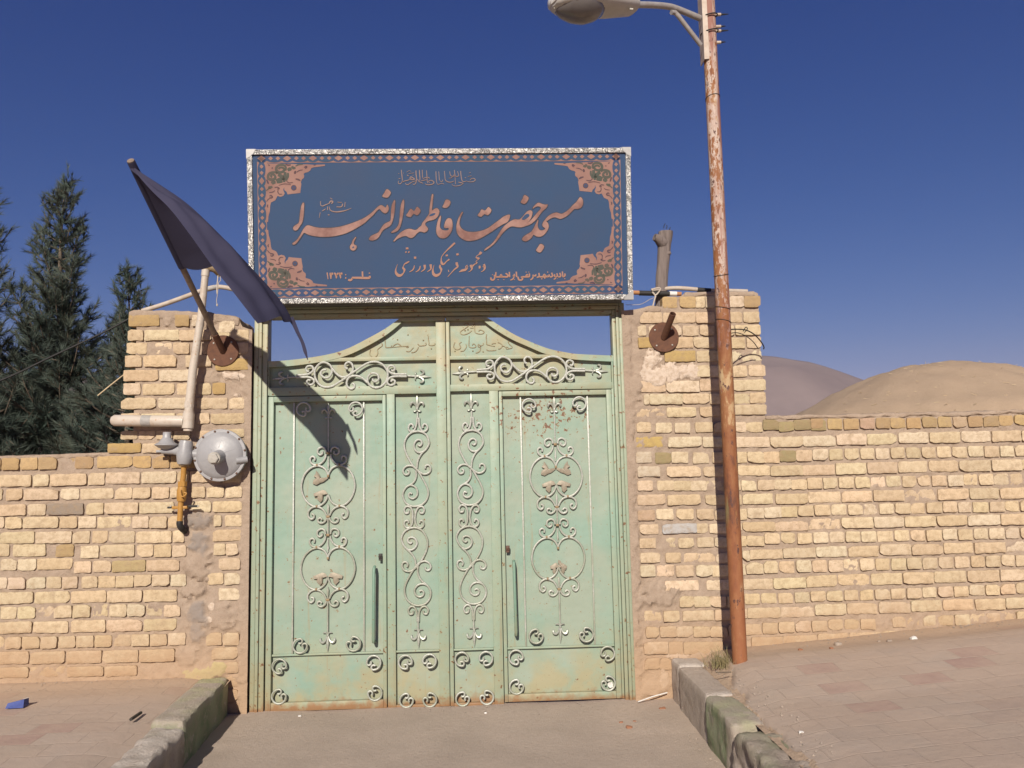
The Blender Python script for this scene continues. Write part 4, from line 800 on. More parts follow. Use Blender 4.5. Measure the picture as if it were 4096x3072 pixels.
for k in (0, 1):
    wk = LEAF[k][1]; cx = CENT[k]; y = wy
    for u in (0, 1):
        dz = ZOFF[k]+UZ[u]
        for pts in HMW:
            for s in (1, -1): iron([(cx+s*x, z+dz) for x, z in pts], 'scroll', wk, 0.0074, y)
        for v, p, w_, h_ in (('A7', (1141, 657), 0.022, 0.016), ('A7', (1158, 1250), 0.024, 0.016), ('A7', (1146, 870), 0.014, 0.018)):
            a = axis_shift(v, p); clipbox(wk, cx, a[1]+dz, w_, h_, y)
        for p in ((1040, 767), (1050, 1153)):
            a = axis_shift('A7', p)
            for s in (1, -1): clipbox(wk, cx+s*a[0], a[1]+dz, 0.013, 0.017, y)
        za, zb = axis_shift('A7', (1141, 690))[1]+dz, axis_shift('A7', (1143, 815))[1]+dz
        MB().tube([(cx, y, za), (cx, y, za-(za-zb)*0.45), (cx, y, za-(za-zb)*0.65), (cx, y, za-(za-zb)*0.85), (cx, y, zb)], [0.004, 0.0045, 0.0085, 0.003, 0.004], 8).build('drop', 'iron', wk)
        za, zb = axis_shift('A7', (1158, 1130))[1]+dz, axis_shift('A7', (1158, 1240))[1]+dz
        MB().tube([(cx, y, za), (cx, y, za-(za-zb)*0.25), (cx, y, za-(za-zb)*0.5), (cx, y, zb)], [0.002, 0.0085, 0.0075, 0.004], 8).build('drop', 'iron', wk)
        for s in (1, -1):
            if (k, u) == (1, 0) or ((k, u) == (0, 0) and s == 1): lobed(wk, LFUW, cx, dz, s, y-0.004); lobed(wk, LFDW, cx, dz, s, y-0.004)
            if (k, u) == (0, 1): lobed(wk, LFDW, cx, dz, s, y-0.004)
            if (k, u) == (1, 1): lobed(wk, [(x*0.62+0.004, z) for x, z in LFDW], cx, dz-0.004, s, y-0.004)
    if k == 1:
        oak = [(0.0, 0.0), (0.016, -0.010), (0.013, -0.022), (0.030, -0.026), (0.026, -0.040), (0.044, -0.046), (0.036, -0.060), (0.052, -0.070), (0.030, -0.072), (0.024, -0.060), (0.010, -0.052), (0.004, -0.036), (-0.004, -0.020)]
        zz = axis_shift('A7', (1150, 985))[1]+ZOFF[k]+UZ[1]; lobed(wk, [(x, z+zz+0.006) for x, z in oak], cx, 0, 1, y-0.005)
    zt_ = axis_shift('A7', (1128, 197))[1]+(0 if k else -0.012); zc = axis_shift('A7', (1141, 645))[1]+ZOFF[k]
    fleur(wk, (cx, zt_), (0, 1), 0.112, y); iron([(cx, zt_-0.105), (cx, zc)], 'stem_bar', wk, 0.005, y)
    zl1, zu2 = axis_shift('A7', (1158, 1262))[1]+ZOFF[k], axis_shift('A7', (1141, 648))[1]+ZOFF[k]+UZ[1]
    iron([(cx, zl1), (cx, zu2)], 'stem_bar', wk, 0.006, y)
    zl2 = axis_shift('A7', (1158, 1262))[1]+ZOFF[k]+UZ[1]; zb_ = (at('A8', (1042, 978), wy).z, at('A5', (643, 1052), wy).z)[1-k]
    fleur(wk, (cx, zb_), (0, -1), 0.125, y); iron([(cx, zl2), (cx, zb_+0.118)], 'stem_bar', wk, 0.006, y)
    for xb in ((-1.2785, -0.8035), (0.2785, 0.7455))[k]:
        MB().box(xb-0.0055, xb+0.0055, y-0.006, y+0.006, 0.3635, 2.041 if k == 0 else 2.055, 0.002).build('upright_bar', 'iron', wk)
    # pull handle and lock
    if k == 0: hp = [at('A5', (1027, 352), 0), at('A5', (1023, 985), 0)]; lk = at('A5', (1077, 262), 0)
    else: hp = [at('A8', (655, 305), 0), at('A8', (674, 925), 0)]; lk = at('A8', (605, 195), 0)
    yb = GY-0.001; P = [Vector((hp[0].x, yb, hp[0].z)), Vector((hp[0].x, yb-0.035, hp[0].z-0.01)), Vector((hp[0].x, yb-0.042, hp[0].z-0.03)), Vector((hp[1].x, yb-0.042, hp[1].z+0.03)), Vector((hp[1].x, yb-0.035, hp[1].z+0.01)), Vector((hp[1].x, yb+0.02, hp[1].z))]
    MB().tube(P, 0.0105, 12).build('pull_handle', 'handle', wk)
    lb = MB(); lb.box(lk.x-0.013, lk.x+0.013, GY-0.016, GY+0.0, lk.z-0.017, lk.z+0.016, 0.003); lb.lathe([(0.008, 0), (0.008, 0.005), (0.004, 0.006)], (lk.x, GY-0.016, lk.z+0.002), (0, -1, 0), 14); lb.box(lk.x-0.013, lk.x+0.010, GY-0.010, GY, lk.z-0.030, lk.z-0.018, 0.002)
    lb.build('lock', 'darkmetal' if k == 0 else 'bolt', wk)
# C scrolls in the corners : open towards (ox, oz)
def cscroll(parent, c, ox, oz, y, Rr=0.046):
    P = []
    for a in range(-225, 1, 15): P.append((Rr*0.67+Rr*0.33*math.cos(R(a)), Rr*0.33*math.sin(R(a))))
    for a in range(15, 256, 15): P.append((Rr*math.cos(R(a)), Rr*math.sin(R(a))))
    for a in range(270, 496, 15): P.append((Rr*0.33*math.cos(R(a)), -Rr*0.67+Rr*0.33*math.sin(R(a))))
    V_ = [Vector((c.x+ox*px, y, c.z-oz*pz)) for px, pz in P]
    n = len(V_); rs = [0.0068]*n
    return MB().tube(V_, rs, 8, True, None, 0, 1.3).build('corner_scroll', 'iron', parent)
for v, p, ox, oz, k, wkt in (('A7', (890, 290), 1, -1, 1, 1), ('A7', (1368, 272), -1, -1, 1, 1), ('A8', (838, 922), 1, 1, 1, 1), ('A8', (1256, 908), -1, 1, 1, 1), ('A8', (672, 1097), 1, -1, 1, 1), ('A8', (1432, 1066), -1, -1, 1, 1), ('A8', (676, 1342), 1, 1, 1, 1), ('A8', (1437, 1312), -1, 1, 1, 1),
                             ('A8', (222, 1112), 1, -1, 1, 0), ('A8', (422, 1107), -1, -1, 1, 0), ('A8', (229, 1442), 1, 1, 1, 0), ('A8', (430, 1430), -1, 1, 1, 0),
                             ('A4', (508, 325), 1, -1, 0, 1), ('A4', (1002, 322), -1, -1, 0, 1), ('A5', (415, 1003), 1, 1, 0, 1), ('A5', (858, 985), -1, 1, 0, 1), ('A5', (243, 1172), 1, -1, 0, 1), ('A5', (1026, 1142), -1, -1, 0, 1), ('A5', (240, 1423), 1, 1, 0, 1), ('A5', (1036, 1395), -1, 1, 0, 1),
                             ('A5', (1288, 1137), 1, -1, 0, 0), ('A5', (1488, 1128), -1, -1, 0, 0), ('A5', (1298, 1455), 1, 1, 0, 0), ('A5', (1492, 1450), -1, 1, 0, 0)):
    y = GY-0.002; cscroll(LEAF[k][1 if wkt else 0], at(v, p, y), ox, oz, y, 0.046 if wkt else 0.044)
# welded lettering on the two crown sheets
GL = [(0, 'D1', [[(2070,715),(2062,755),(2020,770),(1950,772),(1905,755),(1908,700),(1890,600),(1888,520),(1862,470)], [(1815,700),(1832,740),(1800,770),(1720,782),(1645,785),(1610,740),(1590,740)], [(1615,820),(1590,880),(1540,940),(1480,965),(1420,972)],
   [(1480,830),(1430,880),(1385,930),(1340,945),(1280,935)], [(1330,790),(1340,815),(1315,828),(1285,815),(1300,797),(1330,790)], [(1310,800),(1150,798),(1000,812),(850,825),(745,832),(710,815),(697,700),(690,525)], [(1145,790),(1100,755),(1040,722),(990,740),(910,790)],
   [(600,715),(622,755),(600,795),(540,840),(485,890),(490,950),(490,1000),(460,1060),(410,1108),(350,1105),(290,1050),(268,1000),(280,930),(295,885)], [(870,775),(880,795)]], [(1752,632),(1972,862),(1037,612),(515,706),(1325,478)]),
      (1, 'D2', [[(990,345),(945,350),(940,385)], [(985,345),(1035,360),(1078,395),(1070,430),(1010,455),(920,450),(850,425),(825,380),(818,280),(815,150)], [(525,200),(560,170),(620,160),(650,185),(640,235),(590,280),(510,330),(445,375),(425,420),(460,465),(530,475),(620,450),(690,410),(735,365)], [(690,280),(735,290),(790,285)], [(745,240),(780,210),(800,205)],
   [(1940,700),(1860,665),(1780,655),(1750,690),(1790,750),(1855,805),(1845,845),(1785,860),(1720,875),(1690,855),(1705,820),(1740,825),(1755,855)], [(1690,830),(1640,800),(1590,790),(1560,830),(1520,865),(1470,870)], [(1590,790),(1570,745),(1510,705),(1455,690)],
   [(1150,465),(1140,560),(1150,650),(1155,740),(1220,765),(1300,785),(1380,800)], [(1290,745),(1330,720),(1405,715)], [(1150,880),(1175,912),(1270,918),(1390,910),(1405,895)], [(1055,710),(1060,745),(1020,775),(970,775),(925,740),(910,775),(930,815),(975,820),(985,780)], [(985,790),(980,860),(960,930),(910,970),(845,980)],
   [(760,770),(770,735),(805,730),(850,780),(845,820),(790,838),(710,832),(665,795),(665,650),(670,510)], [(580,745),(595,800),(560,870),(510,925),(430,935)], [(460,680),(420,700),(400,740),(430,800),(425,850),(370,885),(300,880),(250,835),(240,780),(275,690)]], [(635,335),(770,927),(1055,945),(275,930),(555,360)])]
for k, v, strokes, dots in GL:
    mb = MB()
    for s in strokes: mb.tube(smooth_path(ats(v, s, RY-0.002), 3), 0.0034, 6)
    for d in dots: mb.lathe([(0.0055, -0.002), (0.0052, 0.002), (0.003, 0.0055), (0.0005, 0.0065)], at(v, d, RY-0.001), (0, -1, 0), 10)
    mb.build('welded_lettering', 'weld', LEAF[k][0])
# crumpled white paper pushed into the lowest right scroll
c = at('A8', (1455, 1325), wy-0.004); rb = rough_box(c.x-0.017, c.x+0.017, c.y-0.012, c.y+0.008, c.z-0.018, c.z+0.018, 0.006, 0.006, 60, 5, 0.012)
o = rb.build('paper_wad', 'white', None, False); o['label'] = 'crumpled white paper tucked into the lowest right corner scroll of the gate'; o['category'] = 'crumpled paper'

# ---------------------------------------------------------------- the name sign : a shallow box that leans forward
YB, YT = -0.125, -0.235
TLp, TRp, BRp = at('S', (988, 597), YT), at('S', (2521, 595), YT), at('S', (2530, 1197), YB)
TRp = Vector((TRp.x, YT, (TLp.z+TRp.z)/2)); TLp = Vector((TLp.x, YT, TRp.z))
SO, SX = Vector((TLp.x, 0, 0)), Vector((1, 0, 0))
BLp = Vector((TLp.x, YB, at('S', (1137, 1216), YB).z)); SZ = (TLp-BLp).normalized(); SN = SX.cross(SZ).normalized()   # SN faces the road
SW, SH = (TRp-TLp).length, (TLp-BLp).length
def onsign(v, p, h=0.0):
    d = ray(v, p); o = Vector((0, -CAM_D, CAM_H)); t = (BLp-o).dot(SN)/d.dot(SN); w = o+d*t
    return BLp+SX*(w-BLp).dot(SX)+SZ*(w-BLp).dot(SZ)+SN*h
def sg(u, v, h=0.0): return BLp+SX*u+SZ*v+SN*h
if SN.y > 0: SN = -SN
sign = thing('name_sign', 'long blue Persian name sign in an aluminium frame above the gate', 'sign', BLp+SX*SW/2)
def sbox(mb, u0, u1, v0, v1, h0, h1, bev=0.0):
    t = MB().box(u0, u1, v0, v1, h0, h1, bev); return mb.add([sg(*p) for p in t.v], [f[::-1] for f in t.f] if False else t.f)
bx = MB(); sbox(bx, 0.012, SW-0.012, 0.012, SH-0.012, -0.155, -0.008, 0.004); bx.build('sign_box', 'tin', sign)
bd = MB(); sbox(bd, 0.02, SW-0.02, 0.02, SH-0.02, -0.0079, 0.0); bd.build('blue_board', 'blue', sign, False)
FW = 0.035
def frame_bar(u0, u1, v0, v1):
    mb = MB(); sbox(mb, u0, u1, v0, v1, -0.030, 0.014, 0.004); return mb
frame_bar(0.045, SW-0.045, SH-FW, SH).build('frame_bar', 'alu', sign); frame_bar(0.045, SW-0.045, 0, FW).build('frame_bar', 'alu', sign)
frame_bar(0, FW, 0.045, SH-0.045).build('frame_bar', 'alu', sign); frame_bar(SW-FW, SW, 0.045, SH-0.045).build('frame_bar', 'alu', sign)
for cu, cv, a, b in ((0, 0, 1, 1), (SW, 0, -1, 1), (0, SH, 1, -1), (SW, SH, -1, -1)):
    L_ = 0.066; pts = [(0, 0), (L_, 0), (L_-0.022, FW+0.001), (FW+0.001, FW+0.001), (FW+0.001, L_-0.022), (0, L_)]
    mb = MB(); mb.poly([sg(cu+a*x-a*0.002, cv+b*y-b*0.002, 0.0165) for x, y in pts], -SN*0.045); mb.build('corner_cap', 'alucap', sign, False)
# printed border, ornaments and lettering: thin coats over the board
def coat(mb, pts, h, mi=0): mb.poly([p for p in pts], -SN*0.0006, mi); return mb
def flatpoly(pts2, h): return [sg(u, v, h) for u, v in pts2]
bo = MB()
I0 = onsign('D5', (330, 185)); u_of = lambda p: (p-BLp).dot(SX); v_of = lambda p: (p-BLp).dot(SZ)
ub0, vb1 = u_of(I0), v_of(I0); ub1 = u_of(onsign('B2', (1862, 110))); vb0 = v_of(onsign('D6', (1500, 1445)))
bwid = v_of(onsign('D5', (1150, 185)))-v_of(onsign('D5', (1150, 428)))
def rect(u0, u1, v0, v1): return [(u0, v0), (u1, v0), (u1, v1), (u0, v1)]
for r in (rect(ub0, ub1, vb1-bwid, vb1), rect(ub0, ub1, vb0, vb0+bwid), rect(ub0, ub0+bwid, vb0+bwid, vb1-bwid), rect(ub1-bwid, ub1, vb0+bwid, vb1-bwid)): coat(bo, flatpoly(r, 0.0010), 0, 0)
def chain(c0, c1, hw, n, seg=20):
    """blue scalloped band with pink lozenges between c0 and c1"""
    d = (c1[0]-c0[0], c1[1]-c0[1]); L_ = math.hypot(*d); e = (d[0]/L_, d[1]/L_); f = (-e[1], e[0]); P = lambda s, t: (c0[0]+e[0]*s+f[0]*t, c0[1]+e[1]*s+f[1]*t)
    pitch = L_/n
    for i in range(n+1):
        s0 = i*pitch
        for a, b, w in ((-0.22, 0.22, 1.0), (0.18, 0.82, 0.98)):
            if i == n and a > 0: continue
            m_ = (a+b)/2*pitch; hl = (b-a)/2*pitch
            ring = [P(s0+m_+hl*(math.cos(t)*1.06), hw*w*0.90*(abs(math.sin(t))**0.75)*(1 if math.sin(t) >= 0 else -1)) for t in [2*math.pi*k/seg for k in range(seg)]]
            coat(bo, flatpoly(ring, 0.0018 if a < 0 else 0.0022), 0, 1)
        coat(bo, flatpoly([P(s0-0.165*pitch, 0), P(s0, -hw*0.60), P(s0+0.165*pitch, 0), P(s0, hw*0.60)], 0.0030), 0, 2)
        if i < n:
            for c_ in (0.36, 0.64):
                coat(bo, flatpoly([P(s0+(c_-0.095)*pitch, 0), P(s0+c_*pitch, -hw*0.45), P(s0+(c_+0.095)*pitch, 0), P(s0+c_*pitch, hw*0.45)], 0.0030), 0, 2)
hb = bwid/2
chain((ub0+hb, vb1-hb), (ub1-hb, vb1-hb), hb, 14); chain((ub0+hb, vb0+hb), (ub1-hb, vb0+hb), hb, 14)
chain((ub0+hb, vb0+hb), (ub0+hb, vb1-hb), hb, 6); chain((ub1-hb, vb0+hb), (ub1-hb, vb1-hb), hb, 6)
bo.build('printed_border', ['pink', 'bblue', 'pink'], sign, False)
# corner ornament traced top left, repeated in the other corners
OC = [(560,400),(620,440),(800,445),(960,440),(1100,452),(1300,455),(1500,470),(1700,465),(1900,480),(2212,470),(2212,510),(2060,530),(1900,550),(1840,570),(1800,640),(1740,680),(1660,700),(1620,730),(1640,780),(1630,840),(1570,890),(1545,960),(1560,1010),(1545,1120),(1530,1260),(1420,1270),(1280,1285),(1180,1300),(1150,1230),(1090,1180),(1080,1100),(1060,1180),(1100,1270),(1060,1340),(980,1365),(900,1340),(870,1400),(840,1460),(780,1490),(720,1520),(700,1600),(690,1760),(650,1900),(640,2060),(580,2060),(590,1900),(585,1700),(560,1500),(570,1300),(560,1100),(570,900),(560,700)]
CUR = [([(1120,640),(1130,560),(1090,500),(1010,480),(920,500),(870,560),(870,630),(920,680),(990,690),(1060,660),(1085,610),(1040,560),(970,560),(930,600)], 26, 3), ([(900,730),(850,690),(760,690),(680,720),(640,790),(650,860),(720,890),(800,880),(840,830),(820,770),(760,745),(720,790),(750,830)], 26, 3),
       ([(1110,680),(1110,760),(1090,860),(1080,960)], 34, 3), ([(910,760),(980,780),(1040,830),(1080,900)], 34, 3), ([(860,920),(960,880),(1040,900)], 30, 3), ([(880,970),(950,960),(1040,950)], 22, 3), ([(1180,630),(1240,600),(1290,590)], 34, 3), ([(1190,700),(1190,790),(1160,860),(1150,920)], 22, 3),
       ([(740,1000),(780,970),(850,960)], 36, 3), ([(650,1080),(690,1110),(760,1080)], 26, 3), ([(1300,520),(1340,570),(1400,560)], 26, 3), ([(1120,460),(1190,490),(1270,480)], 16, 4), ([(600,890),(630,960),(650,1010)], 16, 4), ([(1150,930),(1220,980),(1330,965)], 10, 4), ([(930,1050),(1050,1015),(1150,1010),(1270,1030)], 9, 4),
       ([(820,1110),(900,1100),(950,1140),(890,1150)], 12, 4), ([(920,1170),(910,1230),(950,1290),(1030,1290)], 10, 4), ([(670,1250),(780,1230),(830,1190)], 9, 4), ([(590,1200),(640,1150),(700,1120)], 12, 3), ([(680,1350),(720,1330),(760,1370),(720,1400),(680,1380)], 14, 4), ([(600,1500),(640,1440),(700,1400)], 9, 4), ([(1640,560),(1680,530),(1710,540),(1670,590)], 14, 4),
       ([(1360,690),(1400,660),(1390,720),(1360,700)], 12, 4), ([(1430,690),(1500,640),(1600,620)], 9, 4), ([(1400,520),(1480,480),(1600,470)], 12, 3), ([(1400,870),(1480,890),(1530,920)], 16, 1), ([(640,1580),(620,1620),(640,1660)], 12, 4), ([(1900,490),(1960,480)], 9, 4), ([(740,560),(770,580)], 14, 4), ([(640,480),(690,500)], 10, 4)]
CIRC = [(1350, 1115, 78, 4), (1350, 1115, 56, 1), (1350, 1115, 26, 4)]
UVt = lambda p: (u_of(onsign('D5', p)), v_of(onsign('D5', p)))
def ribbon(mb, pts, wds, h, mi=0, st=4):
    """flat brush stroke: pts in (u, v), widths along it"""
    P = smooth_path([Vector((a, b, 0)) for a, b in pts], st); n = len(P); wd = list(np.interp(np.linspace(0, 1, n), np.linspace(0, 1, len(wds)), wds)) if hasattr(wds, '__len__') else [wds]*n
    V_ = []
    for i, p_ in enumerate(P):
        t = (P[min(i+1, n-1)]-P[max(i-1, 0)]).normalized(); nn = Vector((-t.y, t.x, 0))*wd[i]/2
        V_ += [sg(p_.x+nn.x, p_.y+nn.y, h), sg(p_.x-nn.x, p_.y-nn.y, h)]
    mb.add(V_, [(2*i, 2*i+1, 2*i+3, 2*i+2) for i in range(n-1)], None, mi)
PXS = u_of(onsign('S', (1500, 900)))-u_of(onsign('S', (1499, 900)))           # metres per photo pixel on the board
for fx, fv in ((0, 0), (1, 0), (0, 1), (1, 1)):
    T = lambda q_: ((SW-q_[0]+ (ub0+ub1-SW)) if fx else q_[0], (vb0+vb1-q_[1]) if fv else q_[1])
    mb = MB(); out = [T(UVt(p_)) for p_ in OC]; coat(mb, flatpoly(out, 0.0014), 0, 0)
    for pts, w_, mi in CUR: ribbon(mb, [T(UVt(p_)) for p_ in pts], [w_*0.8*PXS*2.6/6.9125, w_*PXS*3.1/6.9125, w_*0.7*PXS*2.6/6.9125], 0.0024, 1 if mi == 3 else 2)
    for k_, (x, y, r_, mi) in enumerate(CIRC): coat(mb, flatpoly([T(UVt((x+r_*math.cos(t), y+r_*math.sin(t)))) for t in [2*math.pi*i/18 for i in range(18)]], 0.0024+0.0006*k_), 0, 2 if mi == 4 else 3)
    mb.build('corner_ornament', ['pink', 'olive', 'plum', 'bblue'], sign, False)
sh2 = lambda pts, dx: [(a+dx, b) for a, b in pts]
TITLE = [('C1', [(400,505),(425,520),(422,620),(416,750),(402,870),(375,960),(332,1020),(290,1090),(240,1120),(195,1105),(182,1060),(220,1010),(290,968),(318,920),(330,800),(345,680),(365,570)]),
 ('C1', [(170,1400),(215,1370),(260,1330),(300,1280),(350,1200),(390,1120),(430,1060),(480,1012),(540,1008),(640,1040),(760,1060),(900,1065),(1100,1055),(1300,1015),(1500,950),(1700,870),(1850,780),(1960,690),(2050,600),(2110,562),(2160,570),(2200,600),(2230,612),(2247,580),(2265,550),(2288,590),(2296,640),(2277,700),(2230,736),(2190,732),(2140,692),(2105,652),(2080,648),(2030,685),(1950,780),(1860,860),(1770,945),(1650,1025),(1500,1110),(1350,1180),(1200,1222),(1050,1250),(850,1260),(680,1247),(540,1217),(470,1187),(430,1172),(395,1200),(340,1290),(280,1372),(225,1425),(175,1428)]),
 ('C2', [(650,448),(668,470),(662,560),(652,700),(632,830),(607,920),(582,980),(532,1032),(430,1087),(370,1152),(332,1222),(290,1282),(230,1322),(160,1340),(103,1327),(93,1300),(128,1248),(200,1208),(290,1168),(328,1118),(380,1038),(428,978),(500,938),(558,908),(574,850),(578,700),(593,580),(620,500)]),
 ('C2', [(470,213),(515,215),(572,275),(547,340),(490,394),(383,365),(430,290)]), ('C2', [(850,435),(868,480),(862,600),(842,760),(817,900),(782,1030),(742,1102),(690,1142),(620,1167),(575,1162),(640,1110),(700,1060),(750,970),(765,870),(775,740),(790,600),(815,500)]),
 ('C2', [(1000,648),(1035,650),(1088,690),(1140,608),(1170,603),(1227,670),(1202,740),(1145,782),(1075,747),(1010,822),(912,790),(950,730)]),
 ('C2', [(628,1352),(640,1340),(700,1258),(780,1173),(870,1113),(960,1083),(1030,1088),(1090,1108),(1150,1098),(1200,1048),(1250,1008),(1270,950),(1330,878),(1380,808),(1420,750),(1425,680),(1440,560),(1460,430),(1480,325),(1512,325),(1502,430),(1490,560),(1480,680),(1540,640),(1600,628),(1642,680),(1637,750),(1592,832),(1512,882),(1420,902),(1372,922),(1332,960),(1342,1010),(1392,1070),(1382,1122),(1320,1162),(1260,1147),(1210,1142),(1150,1182),(1100,1242),(1040,1283),(980,1277),(930,1247),(870,1242),(790,1267),(710,1307),(650,1358)]),
 ('C2', [(1670,788),(1682,830),(1662,950),(1657,1038),(1690,1093),(1760,1118),(1830,1113),(1858,1083),(1838,1062),(1790,1067),(1753,1052),(1758,990),(1788,900),(1838,850),(1902,858),(1932,930),(1937,1030),(1917,1122),(1872,1202),(1800,1272),(1720,1292),(1640,1267),(1588,1192),(1578,1090),(1598,960),(1630,860)]),
 ('C2', [(1780,448),(1840,438),(1892,490),(1862,570),(1800,617),(1713,602),(1750,530)]),
 ('C3', [(375,712),(397,720),(352,810),(322,920),(327,1010),(372,1078),(450,1128),(560,1153),(700,1148),(850,1113),(980,1048),(1100,958),(1210,878),(1310,803),(1420,768),(1437,800),(1422,862),(1380,932),(1290,977),(1180,1042),(1050,1132),(920,1212),(780,1292),(640,1337),(510,1347),(420,1322),(328,1262),(268,1172),(253,1060),(263,960),(298,850),(338,770)]),
 ('C3', [(810,653),(870,678),(900,668),(950,608),(980,608),(1027,670),(992,740),(940,780),(870,757),(800,817),(722,785),(770,720)]),
 ('C4', [(-238,1557),(-200,1508),(-110,1448),(-20,1358),(60,1238),(130,1118),(200,1028),(280,958),(370,898),(450,870),(540,878),(640,780),(700,708),(770,673),(817,690),(827,740),(802,832),(762,902),(718,950),(802,882),(880,790),(950,710),(1012,640),(1002,600),(940,583),(870,612),(828,642),(858,588),(930,518),(980,508),(1040,533),(1110,548),(1167,548),(1132,620),(1062,680),(1002,752),(932,852),(852,932),(770,987),(690,1017),(580,1047),(480,1042),(380,1027),(300,1057),(210,1132),(130,1222),(60,1322),(-30,1422),(-130,1502),(-220,1562)]),
 ('C4', [(640,343),(680,343),(742,395),(717,470),(655,532),(568,495),(610,420)]),
 ('C4', [(945,885),(957,900),(942,1000),(957,1068),(1000,1113),(1060,1113),(1108,1085),(1098,1062),(1058,1032),(1048,990),(1068,930),(1108,880),(1148,828),(1210,778),(1290,738),(1370,723),(1440,748),(1500,743),(1590,688),(1660,628),(1720,558),(1800,488),(1870,388),(1912,393),(1942,450),(1942,540),(1902,612),(1830,642),(1760,642),(1702,692),(1622,772),(1530,832),(1440,862),(1370,837),(1310,827),(1230,852),(1160,902),(1132,912),(1172,960),(1187,1030),(1162,1112),(1102,1192),(1040,1242),(980,1257),(910,1247),(850,1212),(812,1272),(740,1332),(670,1357),(608,1332),(603,1300),(640,1248),(720,1198),(800,1148),(848,1080),(888,1000)]),
 ('C4', [(990,1423),(1040,1423),(1087,1470),(1052,1550),(990,1607),(908,1560),(950,1488)]), ('C1', [(1560,1262),(1572,1280),(1530,1360),(1525,1425),(1578,1450),(1585,1500),(1545,1555),(1490,1560),(1445,1525),(1440,1465),(1475,1415),(1500,1340)])]
HOLES = [('C4', [(590,870),(640,798),(700,753),(752,763),(757,800),(700,850),(640,882)]), ('C2', [(1420,800),(1460,755),(1530,735),(1560,750),(1500,790)]), ('C1', [(1530,1485),(1510,1510),(1490,1500),(1500,1478),(1518,1470)])]
sp_ = lambda v, pts: smooth_path([Vector((u_of(onsign(v, p_)), v_of(onsign(v, p_)), 0)) for p_ in pts], 2, True)
mb = MB()
for v, pts in TITLE:
    P = sp_(v, pts); c_ = sum(P, Vector())/len(P)
    coat(mb, [sg(p_.x, p_.y, 0.0038) for p_ in P], 0, 0)
    V_ = []; n = len(P)                                # printed dark outline round each letter
    for i in range(n):
        t = (P[(i+1) % n]-P[i-1]).normalized(); nn = Vector((t.y, -t.x, 0))
        V_ += [sg(P[i].x-nn.x*0.005, P[i].y-nn.y*0.005, 0.0022), sg(P[i].x+nn.x*0.006, P[i].y+nn.y*0.006, 0.0022)]
    mb.add(V_, [(2*i, 2*i+1, 2*((i+1) % n)+1, 2*((i+1) % n)) for i in range(n)], None, 1)
for v, pts in HOLES: coat(mb, [sg(p_.x, p_.y, 0.0052) for p_ in sp_(v, pts)], 0, 2)
mb.build('title_lettering', ['letter', 'lettershade', 'blue'], sign, False)
def strokes(name, mat, items):
    mb = MB()
    for v, w_, lst in items:
        k_ = PXS/V[v][2]
        for s in lst:
            ww = [q_*k_ for q_ in (s[0] if hasattr(s[0][0], '__len__') is False and len(s) == 2 and hasattr(s[1], '__len__') and hasattr(s[1][0], '__len__') else w_)]
            pts = s[1] if len(s) == 2 and hasattr(s[1][0], '__len__') and not hasattr(s[0][0], '__len__') else s
            ribbon(mb, [(u_of(onsign(v, p_)), v_of(onsign(v, p_))) for p_ in pts], ww, 0.0030)
    return mb.build(name, mat, sign, False)
T_ = lambda w, *pts: (list(w), list(pts))
strokes('top_lettering', 'thin', [('C5', [16, 16], [
 T_([16,20,14], (265,115),(272,200),(285,300),(290,380)), T_([8,16,12,10], (292,370),(255,430),(215,440),(190,410),(205,370)), T_([10,18,16], (290,400),(340,375),(400,362),(450,345)), T_([14,22,20,14], (450,345),(480,280),(530,300),(572,335),(500,345),(455,310)), T_([10,14], (480,300),(500,330)),
 T_([20,20,16,12], (605,130),(608,220),(618,310),(612,380),(590,440),(555,458),(535,440)), T_([10,14,16,10], (610,368),(540,390),(480,420),(430,455),(385,458),(360,425)), T_([18,20,14], (685,120),(690,210),(700,320),(690,370)), T_([14,18,14], (640,330),(670,380),(720,410),(770,430)), T_([16,16], (750,115),(760,300)), T_([14,16,12], (720,375),(800,355),(870,345)), T_([12,18,14], (760,325),(830,295),(900,295),(925,315)),
 T_([14,18,12], (850,130),(860,250),(868,380),(885,430)), T_([14,22,20,12], (820,440),(860,460),(940,460),(1010,435),(1020,395),(960,360),(900,380),(930,425)), T_([16,16,12], (1070,150),(1075,300),(1090,420)), T_([10,12,12], (1090,420),(1120,455),(1180,435),(1220,430),(1260,450)), T_([12,14], (1135,150),(1150,350)), T_([10,12], (1150,350),(1190,390),(1225,380),(1222,345)),
 T_([14,16,20,12], (1265,140),(1278,260),(1290,350),(1350,395),(1430,400),(1490,375)), T_([8,12,8], (1365,310),(1420,305),(1470,260),(1490,220)), T_([14,18,14], (1390,150),(1410,245),(1470,265),(1520,250)), T_([16,18,12], (1500,120),(1510,220),(1530,265),(1600,250),(1570,150)), T_([10,14], (1515,280),(1525,450)),
 T_([18,18,16,10], (1645,140),(1655,260),(1680,370),(1730,390),(1780,375)), T_([10,16,16,12], (1780,375),(1850,395),(1930,390),(1985,355),(1960,318),(1900,320),(1860,360)), T_([12,20,12], (1590,400),(1650,415),(1710,425)), T_([8,14,12,8], (1710,425),(1650,470),(1560,490),(1480,485),(1440,445)), T_([12,12], (1840,190),(1880,175)), T_([10,10], (1810,270),(1900,255)), T_([16,16], (1745,290),(1765,310)), T_([8,10,8], (385,170),(450,135),(490,155)), T_([10,10], (430,205),(560,185)), T_([22,22], (400,235),(430,255)), T_([16,14], (195,200),(215,205)), T_([16,14], (205,320),(240,320)), T_([14,14], (530,240),(548,246)), T_([8,8], (310,180),(330,205))])])
